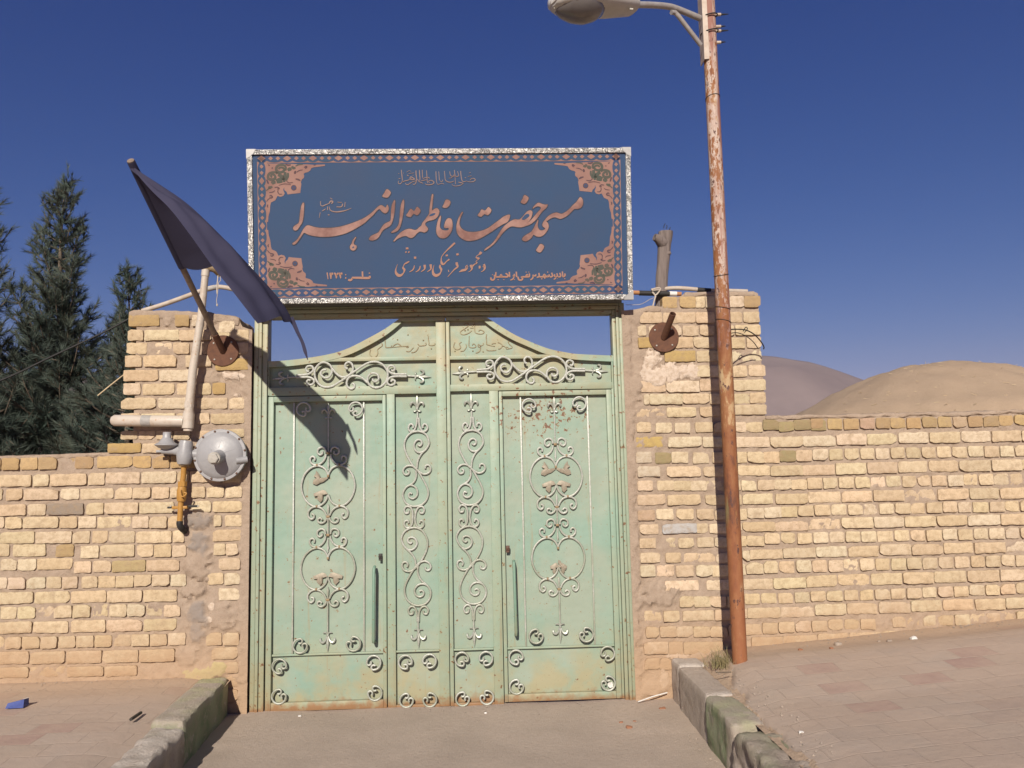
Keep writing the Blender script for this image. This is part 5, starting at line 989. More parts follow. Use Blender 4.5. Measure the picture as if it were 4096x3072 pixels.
strokes('blessing_lettering', 'thin', [('C1', [18, 18], [T_([8,30,20,10], (1470,625),(1350,672),(1220,700),(1110,705),(1020,680),(985,630),(985,590)), T_([22,24,16], (1275,525),(1268,570),(1230,598),(1140,595)), T_([14,18], (1332,490),(1322,600)), T_([14,16,20,14], (790,470),(790,550),(830,578),(900,550),(980,520)), T_([24,30,24], (980,520),(1010,470),(1060,480),(1030,525)), T_([10,20,12], (820,690),(870,660),(900,640)), T_([16,16], (945,590),(940,670)), T_([12,12], (1160,490),(1260,500)), T_([22,22], (950,770),(985,775)), T_([16,10], (780,720),(760,840)), T_([14,14], (1000,400),(1050,430))])])
strokes('second_line_lettering', 'salmon', [('C6', [40, 40], [
 T_([46,44,40,20,10], (1985,490),(2000,520),(2005,570),(1980,615),(1930,640)), T_([30,40], (1975,520),(1990,545)), T_([34,40,30], (1895,520),(1905,545),(1895,575)),
 T_([50,52,30], (1935,240),(1920,265),(1895,290)), T_([16,14,16,40,16], (1895,290),(1850,320),(1830,355),(1870,365),(1905,375)), T_([14,12,14], (1890,385),(1850,410),(1825,445)), T_([44,44], (1830,455),(1850,475)), T_([16,24,40], (1830,470),(1790,500),(1755,530)), T_([52,50,34,16,10], (1730,500),(1735,535),(1750,575),(1720,620),(1675,645)),
 T_([18,16,18], (1660,510),(1640,520),(1620,545),(1645,565),(1668,530)), T_([26,50,44,10], (1660,565),(1610,600),(1550,615),(1490,645)),
 T_([44,50,36,26,16,10], (1440,450),(1445,490),(1460,540),(1400,590),(1330,665),(1260,745)), T_([48,48], (1455,270),(1460,310)), T_([14,20], (1272,600),(1285,645)), T_([44,44], (1240,295),(1245,330)),
 T_([36,36,24,16], (1405,60),(1330,130),(1250,205),(1180,280)), T_([16,14,24,54,30,20,36], (1180,280),(1140,340),(1130,410),(1145,470),(1180,490),(1240,430),(1295,390)),
 T_([24,40,48,20,40,60,56,40,16,8], (1110,500),(1105,545),(1130,590),(1125,640),(1090,690),(1030,715),(980,690),(962,630),(970,570),(990,500)),
 T_([46,44,26,12], (915,490),(922,530),(920,590),(850,640)), T_([46,46,26,12], (795,500),(800,540),(795,590),(725,640)), T_([14,26,24,12], (710,520),(700,570),(670,615),(615,645)), T_([12,24,24,12], (592,510),(580,570),(550,610),(490,645)), T_([48,46], (605,335),(607,380)),
 T_([20,34,22,14,40,44,20,44,60,54,30,12,8], (490,430),(440,460),(395,485),(372,530),(365,565),(392,600),(375,660),(330,705),(280,715),(232,680),(215,620),(230,550),(255,490)), T_([44,60], (445,150),(447,190)), T_([30,36], (410,240),(435,250)), T_([30,36], (470,235),(490,255))])])
strokes('date_lettering', 'salmon', [('C7', [60, 60], [T_([50,40,24], (265,280),(285,400),(300,530)), T_([60,80,30], (380,290),(400,380),(405,520)), T_([60,90], (400,320),(490,325)), T_([50,80,30], (530,290),(600,380),(605,500)), T_([60,50], (605,390),(680,290)), T_([50,70,30], (690,290),(745,370),(765,500)), T_([70,80], (730,330),(830,310)), T_([40,40], (950,340),(950,385)), T_([40,40], (950,450),(955,510)),
   T_([60,84,84,84,70], (1835,400),(1828,470),(1700,482),(1500,475),(1180,470)), T_([60,60], (1565,240),(1575,450)), T_([60,70,84,70], (1180,480),(1165,540),(1110,560),(1040,550)), T_([40,40], (1800,300),(1850,305))])])
strokes('dedication_lettering', 'salmon', [('C8', [38, 38], [T_([34,40,40], (2015,215),(2020,270),(1975,300)), T_([34,38,38], (1955,165),(1965,280),(1980,298)), T_([24,24], (2000,348),(2030,350)), T_([38,40,38], (1885,200),(1910,260),(1900,295),(1850,300)), T_([34,40,36], (1815,210),(1830,280),(1790,300),(1750,270),(1770,240)), T_([30,34,26], (1790,290),(1780,340),(1735,365)), T_([20,20], (1820,345),(1832,350)), T_([38,40,38], (1680,195),(1705,260),(1690,295),(1640,300)),
   T_([36,40,40,40], (1620,240),(1612,290),(1500,298),(1380,300)), T_([30,30], (1570,260),(1568,290)), T_([24,24], (1580,165),(1585,200)), T_([40,50,40], (1470,285),(1500,245),(1530,285)), T_([36,36], (1490,310),(1520,345)), T_([30,30], (1420,350),(1450,352)), T_([34,40,36], (1360,200),(1370,280),(1330,310),(1310,300)), T_([30,40,36], (1285,235),(1275,275),(1230,270),(1200,255)), T_([36,36,28], (1225,270),(1200,340),(1145,380)),
   T_([34,40,40], (1120,215),(1120,290),(1060,300),(960,300)), T_([34,40,30], (1090,270),(1060,245),(1030,280)), T_([20,20], (1025,180),(1055,183)), T_([20,20], (1095,180),(1120,183)), T_([36,40,44,34], (960,300),(920,305),(950,345),(920,380),(860,375),(838,330),(835,295)), T_([36,36], (790,170),(800,310)), T_([32,38,34], (735,225),(745,280),(700,270)), T_([30,36,26], (735,285),(710,350),(640,385)), T_([20,20], (735,365),(755,372)), T_([36,36], (615,175),(622,310)),
   T_([36,44,44,40], (520,210),(580,260),(560,300),(480,300)), T_([40,40,40], (480,300),(400,300),(280,305)), T_([36,50,36], (380,290),(405,250),(430,290)), T_([20,20], (460,370),(490,375)), T_([20,20], (315,370),(350,375)), T_([36,38,36], (275,180),(270,260),(265,310)), T_([32,40,46,34], (235,250),(245,330),(205,380),(155,365),(148,315)), T_([24,22], (180,245),(200,250))])])

# ---------------------------------------------------------------- brackets and flag
def bracket(name, label, c, d, r_plate, stub, loc):
    t = thing(name, label, 'flag bracket', loc, 'round steel flag brackets on the gate piers')
    MB().lathe([(r_plate-0.001, -0.014), (r_plate, -0.002), (r_plate-0.002, 0.0)], c, (0, -1, 0), 40).build('plate', 'rustplate', t)
    d = Vector(d).normalized(); MB().lathe([(0.022, 0.0), (0.022, stub), (0.018, stub), (0.018, stub*0.5)], c-d*0.01, d, 20).build('socket_tube', 'rustplate', t)
    for a in (45, 140, 228, 315):
        p_ = Vector(c)+Vector((math.cos(R(a))*r_plate*0.76, 0, math.sin(R(a))*r_plate*0.76)); MB().lathe([(0.006, 0), (0.0055, 0.004), (0.002, 0.006)], p_, (0, -1, 0), 10).build('screw', 'hex', t)
    return t
PB = at('D7', (812, 1545), -0.016); TIP = at('D7', (92, 62), -1.22); FD = (TIP-PB).normalized()
bracket('wall_bracket', 'rusty round flag bracket beside the white pipe, holding the black flag', PB, FD, 0.056*1.9, 0.17, PB)
PR_ = at('B4', (448, 1272), -0.016); SR = at('B4', (545, 1022), -0.19)
bracket('wall_bracket', 'rusty round flag bracket with an empty socket on the pier by the lamp pole', PR_, SR-PR_, 0.105, (SR-PR_).length, PR_)
flag = thing('flag', 'black flag blowing on a tilted pole beside the name sign', 'flag', PB)
MB().tube([PB+FD*0.02, PB+FD*0.5, TIP+FD*0.015], [0.0185, 0.0185, 0.0195], 14).build('flag_pole', 'flagpole', flag)
MB().lathe([(0.0215, 0), (0.0225, 0.02), (0.0215, 0.11), (0.020, 0.115)], TIP-FD*0.105, FD, 16).build('pole_sleeve', 'flag', flag)
hem_end = PB+FD*((-0.62-PB.y)/FD.y); MB().tube([TIP-FD*0.10, TIP+(hem_end-TIP)*0.5, hem_end], [0.0222, 0.0232, 0.0232], 14).build('hem', 'flag', flag)
def curve_pts(v, pts, ps, n):
    """outline in a view with its distance from the wall along it, resampled"""
    P = smooth_path([at(v, p_, -d) for p_, d in zip(pts, ps)], 8); d = [0]
    for a, b in zip(P, P[1:]): d.append(d[-1]+(b-a).length)
    t = np.linspace(0, d[-1], n); return [Vector([float(np.interp(k, d, [p_[i] for p_ in P])) for i in range(3)]) for k in t]
NL, NS = 60, 26
Lc = curve_pts('D7', [(88,98),(240,272),(400,432),(560,640),(740,892),(880,1065),(1050,1285),(1088,1332)], [1.215,1.23,1.25,1.27,1.29,1.31,1.335,1.34], NL)
Rc = curve_pts('D7', [(88,92),(340,250),(560,408),(840,680),(1040,893),(1220,1090),(1320,1225),(1362,1318)], [1.215,1.17,1.13,1.06,1.01,0.95,0.905,0.88], NL)
HE = PB+FD*((-0.62-PB.y)/FD.y)
cl = MB(); V_ = []
nrm = (Lc[-1]-Lc[0]).cross(Rc[-1]-Rc[0]).normalized()
for i in range(NL):
    t = i/(NL-1); wdt = (Rc[i]-Lc[i]).length
    for j in range(NS):
        s_ = j/(NS-1); p_ = Lc[i].lerp(Rc[i], s_); bulge = math.sin(math.pi*s_)*wdt*0.13*(1-0.85*t**4)+(0.018*math.sin(s_*10+t*2.5)*t+0.012*math.sin(t*9-s_*5)+0.007*nz((s_*3, t*6, 0), 1.5))*math.sin(math.pi*s_)
        p_ = p_-nrm*bulge*(1 if nrm.y > 0 else -1)
        if t > 0.9: p_ = p_+Vector((0, 0, (t-0.9)*10*0.014*math.sin(math.pi*s_)))
        V_.append(p_)
cl.add(V_, [(i*NS+j, i*NS+j+1, (i+1)*NS+j+1, (i+1)*NS+j) for i in range(NL-1) for j in range(NS-1)])
# the near half, between the pole and the crease, seen from its shaded side
nl2 = int(NL*0.66); V2 = []
Le = [Lc[int(round(k))] for k in np.linspace(0, NL*0.64, 40)]
for i in range(40):
    t = i/39; h = TIP+(HE-TIP)*t
    for j in range(14):
        s_ = j/13; p_ = h.lerp(Le[i], s_); p_ = p_+Vector((0.3, -0.3, -0.5))*(0.02*(Le[i]-h).length*math.sin(math.pi*s_))
        if t > 0.9: p_ = p_-Vector((0, 0, 1))*((t-0.9)*10*0.012*math.sin(s_*math.pi))
        V2.append(p_)
cl.add(V2, [(i*14+j, i*14+j+1, (i+1)*14+j+1, (i+1)*14+j) for i in range(39) for j in range(13)])
o = cl.build('cloth', 'flag', flag)
tc_ = curve_pts('D7', [(1345,1285),(1372,1330),(1405,1405),(1440,1478),(1465,1560),(1483,1618)], [0.885,0.875,0.865,0.85,0.84,0.83], 24)
ts = MB(); ws = np.interp(np.linspace(0, 1, 24), [0, 0.15, 0.5, 0.8, 1], [0.018, 0.012, 0.009, 0.010, 0.002])
ts.tube(tc_, list(ws), 8, True, None, 0, 0.35); ts.build('cloth_corner', 'flag', flag)

# ---------------------------------------------------------------- gas service
gp = thing('gas_pipe', 'tall white gas riser pipe with a sideways branch, fixed to the pier', 'gas pipe', at('A1', (1385, 1400), -0.08))
GYp = -0.085
ps = [at('A1', (1385, 1335), GYp), at('A1', (1395, 1160), GYp), at('A1', (1420, 900), GYp-0.005), at('D7', (640, 1280), GYp-0.02), at('D7', (678, 905), GYp-0.03)]
MB().tube(ps, [0.0285, 0.0285, 0.027, 0.0245, 0.0225], 20).build('riser_pipe', 'pipe', gp)
tp = at('D7', (678, 912), GYp-0.03); MB().tube(smooth_path([tp+Vector((0, 0, -0.03)), tp, tp+Vector((0.012, 0.01, 0.018)), tp+Vector((0.05, 0.03, 0.012)), at('D7', (790, 945), GYp+0.04)], 5), 0.022, 16).build('top_elbow', 'clip', gp)
MB().tube([ps[-1]+(ps[-2]-ps[-1]).normalized()*0.002, ps[-1]+(ps[-2]-ps[-1]).normalized()*0.045], 0.0265, 18).build('coupling', 'pipe', gp)
ba, bb = at('A1', (812, 1258), GYp), at('A1', (1360, 1263), GYp)
MB().tube([ba+Vector((0.004, 0, 0)), ba+Vector((0.012, 0, 0)), ba+Vector((0.03, 0, 0)), bb], [0.012, 0.027, 0.0375, 0.0375], 22).build('branch_pipe', 'pipe', gp)
MB().tube([at('A1', (1050, 1260), GYp), at('A1', (1120, 1261), GYp)], 0.0385, 22).build('tape_band', 'band', gp)
for (a, b, r_) in (((1385, 1315), (1392, 1205), 0.0375), ((1391, 1206), (1392, 1190), 0.033), ((1394, 1160), (1396, 1120), 0.0315)):
    MB().tube([at('A1', a, GYp), at('A1', b, GYp)], r_, 8 if r_ < 0.032 else 20).build('fitting', 'pipe', gp)
for a in ((470, 700),): pass
MB().tube([at('A1', (1405, 1080), GYp), at('A1', (1405, 1085), 0.03)], 0.008, 8).build('wall_pin', 'pipe', gp)
# regulator
rg = thing('gas_regulator', 'round grey gas regulator with a hex cap on the pier', 'gas regulator', at('D3', (970, 487), -0.08))
ck = 540*0
c0 = at('D3', (970, 487), -0.075); Rr = 0.5*(at('D3', (1338, 480), -0.075)-at('D3', (604, 490), -0.075)).length
MB().lathe([(Rr*0.94, -0.030), (Rr*0.985, -0.020), (Rr, -0.008), (Rr, 0.006), (Rr*0.985, 0.010), (Rr*0.885, 0.011), (Rr*0.86, 0.018), (Rr*0.70, 0.033), (Rr*0.45, 0.050), (Rr*0.28, 0.060), (0.001, 0.064)], c0, (0, -1, 0), 64).build('diaphragm_case', 'regul', rg)
MB().lathe([(Rr*0.9, 0.0), (Rr*0.86, 0.02), (Rr*0.6, 0.04), (0.05, 0.045)], c0+Vector((0, 0.028, 0)), (0, 1, 0), 48).build('rear_case', 'regul', rg)
for a in ((898,158),(1080,167),(1232,262),(1310,417),(1198,737),(1033,815),(850,810),(700,713),(620,560),(630,382),(735,237)):
    p_ = at('D3', a, -0.086); MB().lathe([(0.0075, 0), (0.007, 0.005), (0.003, 0.007)], p_, (0, -1, 0), 8).build('bolt', 'bolt', rg)
ba = c0+Vector((0.010, -0.045, -0.010)); be = at('D3', (890, 528), -0.215); ax = (be-ba).normalized()
MB().lathe([(0.050, 0), (0.0425, 0.02), (0.0405, (be-ba).length)], ba, ax, 28).build('spring_barrel', 'regul', rg)
MB().lathe([(0.0405, 0), (0.041, 0.012), (0.038, 0.016)], be-ax*0.004, ax, 28).build('barrel_rim', 'hex', rg)
MB().lathe([(0.033, 0), (0.033, 0.014), (0.028, 0.018)], be+ax*0.010, ax, 6).build('hex_cap', 'hex', rg)
for k in range(6):
    a = R(k*60+20); e1 = c0+Vector((math.cos(a)*0.05, -0.058, math.sin(a)*0.05)); e2 = c0+Vector((math.cos(a)*Rr*0.7, -0.032, math.sin(a)*Rr*0.7)); MB().tube([e1, e2], [0.004, 0.002], 6).build('rib', 'regul', rg)
MB().cyl(at('D3', (1190, 565), -0.10), at('D3', (1345, 545), -0.075), 0.022, 18).build('vent_spout', 'regul', rg)
MB().cyl(at('D3', (500, 470), -0.075), at('D3', (660, 475), -0.06), 0.030, 18).build('neck', 'regul', rg)
MB().lathe([(0.045, 0), (0.045, 0.018)], at('D3', (555, 472), -0.07), (1, 0, 0.02), 6).build('neck_nut', 'regul', rg)
vb_ = MB(); vp = [at('D3', a, -0.085) for a in ((470, 612), (472, 585), (478, 540), (484, 470), (490, 400), (498, 330), (505, 285))]
vb_.tube(vp, [0.040, 0.046, 0.050, 0.054, 0.046, 0.045, 0.038], 18); vb_.build('valve_body', 'regul', rg)
vb_ = MB(); vb_.tube([at('D3', a, -0.085) for a in ((470, 440), (400, 428), (330, 425), (165, 425))], [0.044, 0.034, 0.026, 0.021], 16); vb_.build('side_arm', 'regul', rg)
MB().cyl(at('D3', (170, 432), -0.085), at('D3', (90, 436), -0.085), 0.010, 12).build('arm_pin', 'regul', rg)
hp = at('D3', (228, 385), -0.095)
MB().lathe([(0.020, -0.012), (0.050, 0.0), (0.0745, 0.016), (0.0745, 0.022), (0.050, 0.036), (0.032, 0.062), (0.027, 0.068), (0.0265, 0.100), (0.022, 0.104)], hp, (0.02, 0, 1), 32).build('relief_bell', 'regul', rg)
# yellow valve pipe
yv = thing('gas_valve_pipe', 'yellow gas pipe with a small valve under the grey regulator', 'gas valve', at('D3', (410, 1420), -0.07))
yy = -0.07
MB().tube([at('D3', (470, 618), yy-0.01), at('D3', (462, 780), yy), at('D3', (450, 870), yy)], 0.0175, 16).build('upper_pipe', 'yellow', yv)
MB().tube([at('D3', (470, 612), yy-0.01), at('D3', (470, 640), yy-0.01)], [0.036, 0.028], 18).build('union', 'clip', yv)
MB().tube([at('D3', (449, 850), yy), at('D3', (447, 918), yy)], 0.030, 8).build('nut', 'yellow', yv)
MB().tube([at('D3', (446, 918), yy), at('D3', (440, 980), yy), at('D3', (436, 1060), yy), at('D3', (430, 1125), yy)], [0.026, 0.031, 0.031, 0.026], 16).build('valve_body', 'yellow', yv)
MB().tube([at('D3', (428, 1125), yy), at('D3', (412, 1410), yy)], 0.0175, 16).build('lower_pipe', 'yellow', yv)
MB().tube(smooth_path([at('D3', (425, 965), yy-0.036), at('D3', (432, 1050), yy-0.042), at('D3', (470, 1055), yy-0.042), at('D3', (505, 1015), yy-0.036), at('D3', (470, 1005), yy-0.034)], 4), 0.005, 8).build('lever', 'yellow', yv)
b0 = MB(); z0, z1 = at('D3', (400, 1225), 0).z, at('D3', (400, 1185), 0).z; xa, xb, xc, xd = [at('D3', (k, 1200), -0.03).x for k in (262, 335, 545, 680)]
b0.box(xb, xc, -0.075, -0.045, z0, z1, 0.004); b0.build('clamp', 'yellow', yv)
b0 = MB(); b0.box(xa, xb, -0.062, -0.05, z0+0.004, z1-0.002, 0.003); b0.box(xc, xd, -0.062, -0.05, z0+0.008, z1+0.004, 0.003); b0.build('clamp_arm', 'black', yv)
for k in (283, 665): MB().lathe([(0.006, 0), (0.005, 0.004)], at('D3', (k, 1190), -0.063), (0, -1, 0), 10).build('clamp_screw', 'hex', yv)
MB().tube(smooth_path([at('D3', (412, 1400), yy), at('D3', (412, 1450), yy), at('D3', (440, 1500), yy+0.02), at('D3', (495, 1540), 0.03)], 4), [0.0205]*13, 16).build('wrapped_elbow', 'black', yv)
# rope hanging from the elbow
rp_ = MB(); rp_.tube(smooth_path(ats('D7', [(775, 945), (770, 1000), (765, 1060), (768, 1100)], GYp+0.02), 4), 0.0045, 6); rp_.tube(smooth_path(ats('D7', [(790, 955), (795, 990), (780, 1010), (770, 1100), (762, 1150), (768, 1185)], GYp+0.02), 4), 0.0022, 6)
rp_.lathe([(0.004, -0.008), (0.007, 0), (0.004, 0.008)], at('D7', (767, 1185), GYp+0.02), (0, 0, 1), 8)
o = rp_.build('frayed_cord', 'hose', None); o['label'] = 'frayed pale cord hanging from the top elbow of the white pipe'; o['category'] = 'cord'

# ---------------------------------------------------------------- hoses, rod, post on the right pier
def tube_thing(name, label, cat, path, r, mat, seg=12):
    o = MB().tube(smooth_path(path, 5), r, seg).build(name, mat, None); o['label'] = label; o['category'] = cat; return o
o = tube_thing('plastic_hose', 'dusty white hose rising from the left pier to behind the sign', 'hose', [at('D7', (175, 1232), 0.15), at('D7', (330, 1185), 0.15), at('D7', (500, 1125), 0.15), at('D7', (620, 1080), 0.15), at('D7', (740, 1045), 0.15), at('D7', (820, 1045), 0.15), at('D7', (900, 1062), 0.15), at('D7', (1180, 1130), 0.17)], 0.0165, 'hose')
MB().tube([at('D7', (690, 1060), 0.15), at('D7', (765, 1042), 0.15)], 0.0178, 12).build('tape_joint', 'band', o)
o = thing('support_rod', 'orange steel rod wrapped in black tape beside the sign corner', 'rod', at('B4', (350, 825), 0.04))
ra = lambda x, y: at('B4', (x, y), 0.05)
MB().cyl(ra(60, 815), ra(625, 832), 0.0155, 14).build('rod', 'orange', o); MB().cyl(ra(195, 822), ra(505, 830), 0.0185, 14).build('black_tape', 'black', o); MB().cyl(ra(500, 828), ra(578, 831), 0.0175, 14).build('white_tape', 'white', o)
o = tube_thing('plastic_hose', 'white hose with a black joint lying over the top of the right pier', 'hose', [at('B4', (320, 800), 0.10), at('B4', (380, 785), 0.10), at('B4', (470, 778), 0.10), at('B4', (600, 772), 0.10), at('B4', (780, 785), 0.10), at('B4', (940, 797), 0.10), at('B4', (1120, 800), 0.10), at('B4', (1300, 806), 0.10)], 0.0155, 'hose')
MB().tube([at('B4', (788, 787), 0.10), at('B4', (925, 797), 0.10)], 0.0168, 12).build('black_joint', 'black', o)
o = tube_thing('cord', 'pale cord lashing the rod to the weathered post', 'cord', ats('B4', [(330, 800), (345, 780), (400, 770), (410, 790), (370, 840), (345, 830), (330, 810), (360, 850), (350, 900), (335, 960)], 0.02), 0.0055, 'hose', 8)
o = tube_thing('twine', 'thin twine stretched from the sign corner to the post', 'twine', ats('B4', [(60, 942), (205, 938), (300, 890), (345, 870)], 0.03), 0.0018, 'hose', 6)
# weathered post
wp = thing('wooden_post', 'weathered grey wooden post standing on the right pier, nails on top', 'post', at('B4', (400, 965), 0.10))
PO = [((420, 1000), 66), ((422, 900), 68), ((425, 770), 66), ((430, 640), 66), ((440, 520), 68), ((446, 440), 72), ((448, 400), 72), ((452, 330), 74), ((456, 280), 78), ((462, 235), 80), ((466, 195), 78)]
mb = MB(); seg = 20; V_ = []
for (c_, w_) in PO:
    cc = at('B4', c_, 0.12); rr = w_*PXS/2.5522
    for k in range(seg):
        a = 2*math.pi*k/seg; dv = Vector((math.cos(a)*rr, math.sin(a)*rr*0.85, 0)); dv *= 1+0.10*nz(cc+dv, 14); V_.append(cc+dv+Vector((0, 0, 0.012*math.sin(a*2) if c_ == (465, 200) else 0)))
n_ = len(PO); mb.add(V_, [(i*seg+k, i*seg+(k+1) % seg, (i+1)*seg+(k+1) % seg, (i+1)*seg+k) for i in range(n_-1) for k in range(seg)]+[tuple(range((n_-1)*seg, n_*seg))])
mb.tube([at('B4', (435, 310), 0.11), at('B4', (390, 268), 0.08), at('B4', (352, 250), 0.07)], [0.046, 0.034, 0.026], 10)
mb.tube([at('B4', (485, 418), 0.10), at('B4', (520, 412), 0.09)], [0.020, 0.010], 10)
mb.build('trunk', 'wood', wp)
for a in ([(447, 160), (450, 135), (462, 113)], [(472, 165), (480, 145), (476, 128)], [(504, 190), (508, 168), (514, 150)]): MB().tube(smooth_path(ats('B4', a, 0.10), 3), 0.0028, 6).build('nail', 'black', wp)

# ---------------------------------------------------------------- street lamp
PYp = -0.43; RP = 0.0455
pb = at('B6', (863, 893), PYp); ptop = at('F', (1529, 0), PYp)
pd = (ptop-pb).normalized(); lampT = thing('street_lamp', 'rusty street lamp pole with flaking paint and a grey lamp head', 'street lamp', pb)
def onp(v, y): 
    d = ray(v, (0, y)); 
    k_ = (at('F', (1575, 0), PYp).z)
    return d
def pole_at(z): return pb+pd*((z-pb.z)/pd.z)
mb = MB(); zs = list(np.linspace(pb.z-0.05, ptop.z+1.3, 60)); mb.tube([pole_at(z_) for z_ in zs], [RP*(1+0.006*nz((0, 0, z_), 9)) for z_ in zs], 28); mb.build('pole', 'pole', lampT)
for z_ in (at('B4', (1030, 640), PYp).z, at('B4', (1030, 975), PYp).z, at('B3', (1820, 1025), PYp).z, at('B4', (1050, 1110), PYp).z):
    P = [pole_at(z_)+Vector((math.cos(a)*(RP+0.002), math.sin(a)*(RP+0.002), 0.012*math.sin(a*1.0+z_*7))) for a in np.linspace(0, 2*math.pi*1.05, 30)]; MB().tube(P, 0.0022, 5).build('tie_wire', 'black', lampT)
za, zb2 = at('B3', (1730, 650), PYp).z, ptop.z+0.35
ang = MB(); e = lambda z_: pole_at(z_)
ang.add([e(z_)+Vector((dx, dy, 0)) for z_ in (za, zb2) for dx, dy in ((-RP-0.010, -0.045), (-RP+0.022, -0.050), (-RP+0.022, -0.045), (-RP-0.004, -0.040), (-RP-0.004, 0.05), (-RP-0.010, 0.05))], [(i, (i+1) % 6, 6+(i+1) % 6, 6+i) for i in range(6)]+[tuple(range(6))[::-1], tuple(range(6, 12))])
ang.build('mounting_angle', 'angle', lampT, False)
J = at('B3', (985, 48), PYp-0.30); arm = [at('B3', (900, 40), PYp-0.34), J, at('B3', (1180, 52), PYp-0.22), at('B3', (1350, 66), PYp-0.15), at('B3', (1460, 96), PYp-0.11), at('B3', (1690, 190), PYp-0.04)]
MB().tube(smooth_path(arm, 4), 0.0205, 14).build('arm', 'galv', lampT)
MB().tube([at('B3', (1392, 128), PYp-0.14), at('B3', (1432, 132), PYp-0.125), at('B3', (1465, 165), PYp-0.12), at('B3', (1700, 470), PYp-0.04)], 0.0155, 12).build('brace', 'galv', lampT)
for a in (150, 275, 320, 440):
    p_ = at('B3', (1845, a+4), PYp+0.01); MB().cyl(p_-Vector((0.02, 0, 0)), p_+Vector((0.042, 0.004, 0.004)), 0.0105, 12).build('bolt', 'angle', lampT); MB().cyl(p_+Vector((0.038, 0.004, 0.004)), p_+Vector((0.095 if a in (150, 320) else 0.075, 0.006, 0.009)), 0.0075, 10, 0.003).build('bolt_tip', 'black', lampT)
for a in (178, 340):
    zc = at('B3', (1790, a), PYp).z; P = [pole_at(zc)+Vector((math.cos(t)*(RP+0.012), math.sin(t)*(RP+0.012), 0.014*math.sin(t+1))) for t in np.linspace(0, 2*math.pi*1.9, 50)]; MB().tube(P, 0.0045, 6).build('tie_wire', 'black', lampT)
# lamp head lofted along its own axis : rear at the arm, bowl at the far end
HA = at('D4', (1925, 100), PYp-0.33); HB = at('D4', (190, 42), PYp-0.62); hx = (HB-HA); HL = hx.length; hx = hx.normalized(); hyv = hx.cross(Vector((0, 0, 1))).normalized(); hz_ = hyv.cross(hx).normalized()
if hz_.z < 0: hz_ = -hz_
def loft(prof, seg=28, squ=0.8):
    mb = MB(); V_ = []
    for t, wy_, up, dn in prof:
        c_ = HA+hx*(t*HL)
        for k in range(seg):
            a = 2*math.pi*k/seg; ca, sa = math.cos(a), math.sin(a); f = lambda q_: math.copysign(abs(q_)**squ, q_); V_.append(c_+hyv*(f(ca)*wy_)+hz_*(f(sa)*(up if sa > 0 else dn)))
    n_ = len(prof); mb.add(V_, [(i*seg+k, i*seg+(k+1) % seg, (i+1)*seg+(k+1) % seg, (i+1)*seg+k) for i in range(n_-1) for k in range(seg)]+[tuple(range(seg))[::-1], tuple(range((n_-1)*seg, n_*seg))]); return mb
loft([(0.0, 0.075, 0.03, 0.055), (0.02, 0.082, 0.03, 0.062), (0.3, 0.115, 0.03, 0.068), (0.6, 0.135, 0.03, 0.066), (0.85, 0.12, 0.03, 0.055), (0.96, 0.08, 0.03, 0.04), (1.0, 0.03, 0.02, 0.02)]).build('lamp_body', 'lampgrey', lampT)
loft([(0.0, 0.080, 0.075, 0.006), (0.02, 0.088, 0.085, 0.006), (0.3, 0.122, 0.11, 0.006), (0.6, 0.143, 0.12, 0.006), (0.85, 0.128, 0.10, 0.006), (0.97, 0.085, 0.06, 0.005), (1.01, 0.03, 0.02, 0.004)]).build('lamp_cover', 'lampwhite', lampT)
mb = loft([(0.44, 0.055, 0.01, 0.070), (0.47, 0.085, 0.01, 0.090), (0.55, 0.112, 0.01, 0.112), (0.66, 0.122, 0.01, 0.124), (0.78, 0.118, 0.01, 0.115), (0.88, 0.098, 0.01, 0.092), (0.95, 0.06, 0.01, 0.065), (0.97, 0.02, 0.01, 0.045)], 32, 1.0); mb.build('lamp_bowl', 'bowl', lampT)
MB().tube([at('D4', (225, 150), PYp-0.60)+Vector((0, 0, 0)), at('D4', (205, 195), PYp-0.60)], [0.004, 0.006], 8).build('latch', 'hex', lampT)
MB().cyl(at('D4', (1870, 205), PYp-0.42), at('D4', (1945, 212), PYp-0.42), 0.008, 10).build('latch', 'hex', lampT)
# wire loop tied round the lamp pole
wl = MB(); wl.tube(smooth_path([at('B4', p_, y_) for p_, y_ in (((1115, 1195), -0.40), ((1190, 1192), -0.33), ((1285, 1200), -0.25), ((1370, 1245), -0.18), ((1440, 1320), -0.12), ((1470, 1375), -0.09), ((1462, 1395), -0.08))], 5), 0.0042, 7)
wl.tube(smooth_path([at('B4', p_, y_) for p_, y_ in (((1115, 1235), -0.40), ((1200, 1228), -0.32), ((1290, 1265), -0.24), ((1360, 1320), -0.17), ((1410, 1390), -0.10))], 5), 0.0030, 6); wl.tube(smooth_path(ats('B4', [(1255, 1215), (1285, 1170), (1300, 1190), (1270, 1225)], -0.25), 4), 0.0032, 6)
o = wl.build('wire_loop', 'black', None); o['label'] = 'loose black wire loop sticking out from the rusty lamp pole over the bricks'; o['category'] = 'wire'

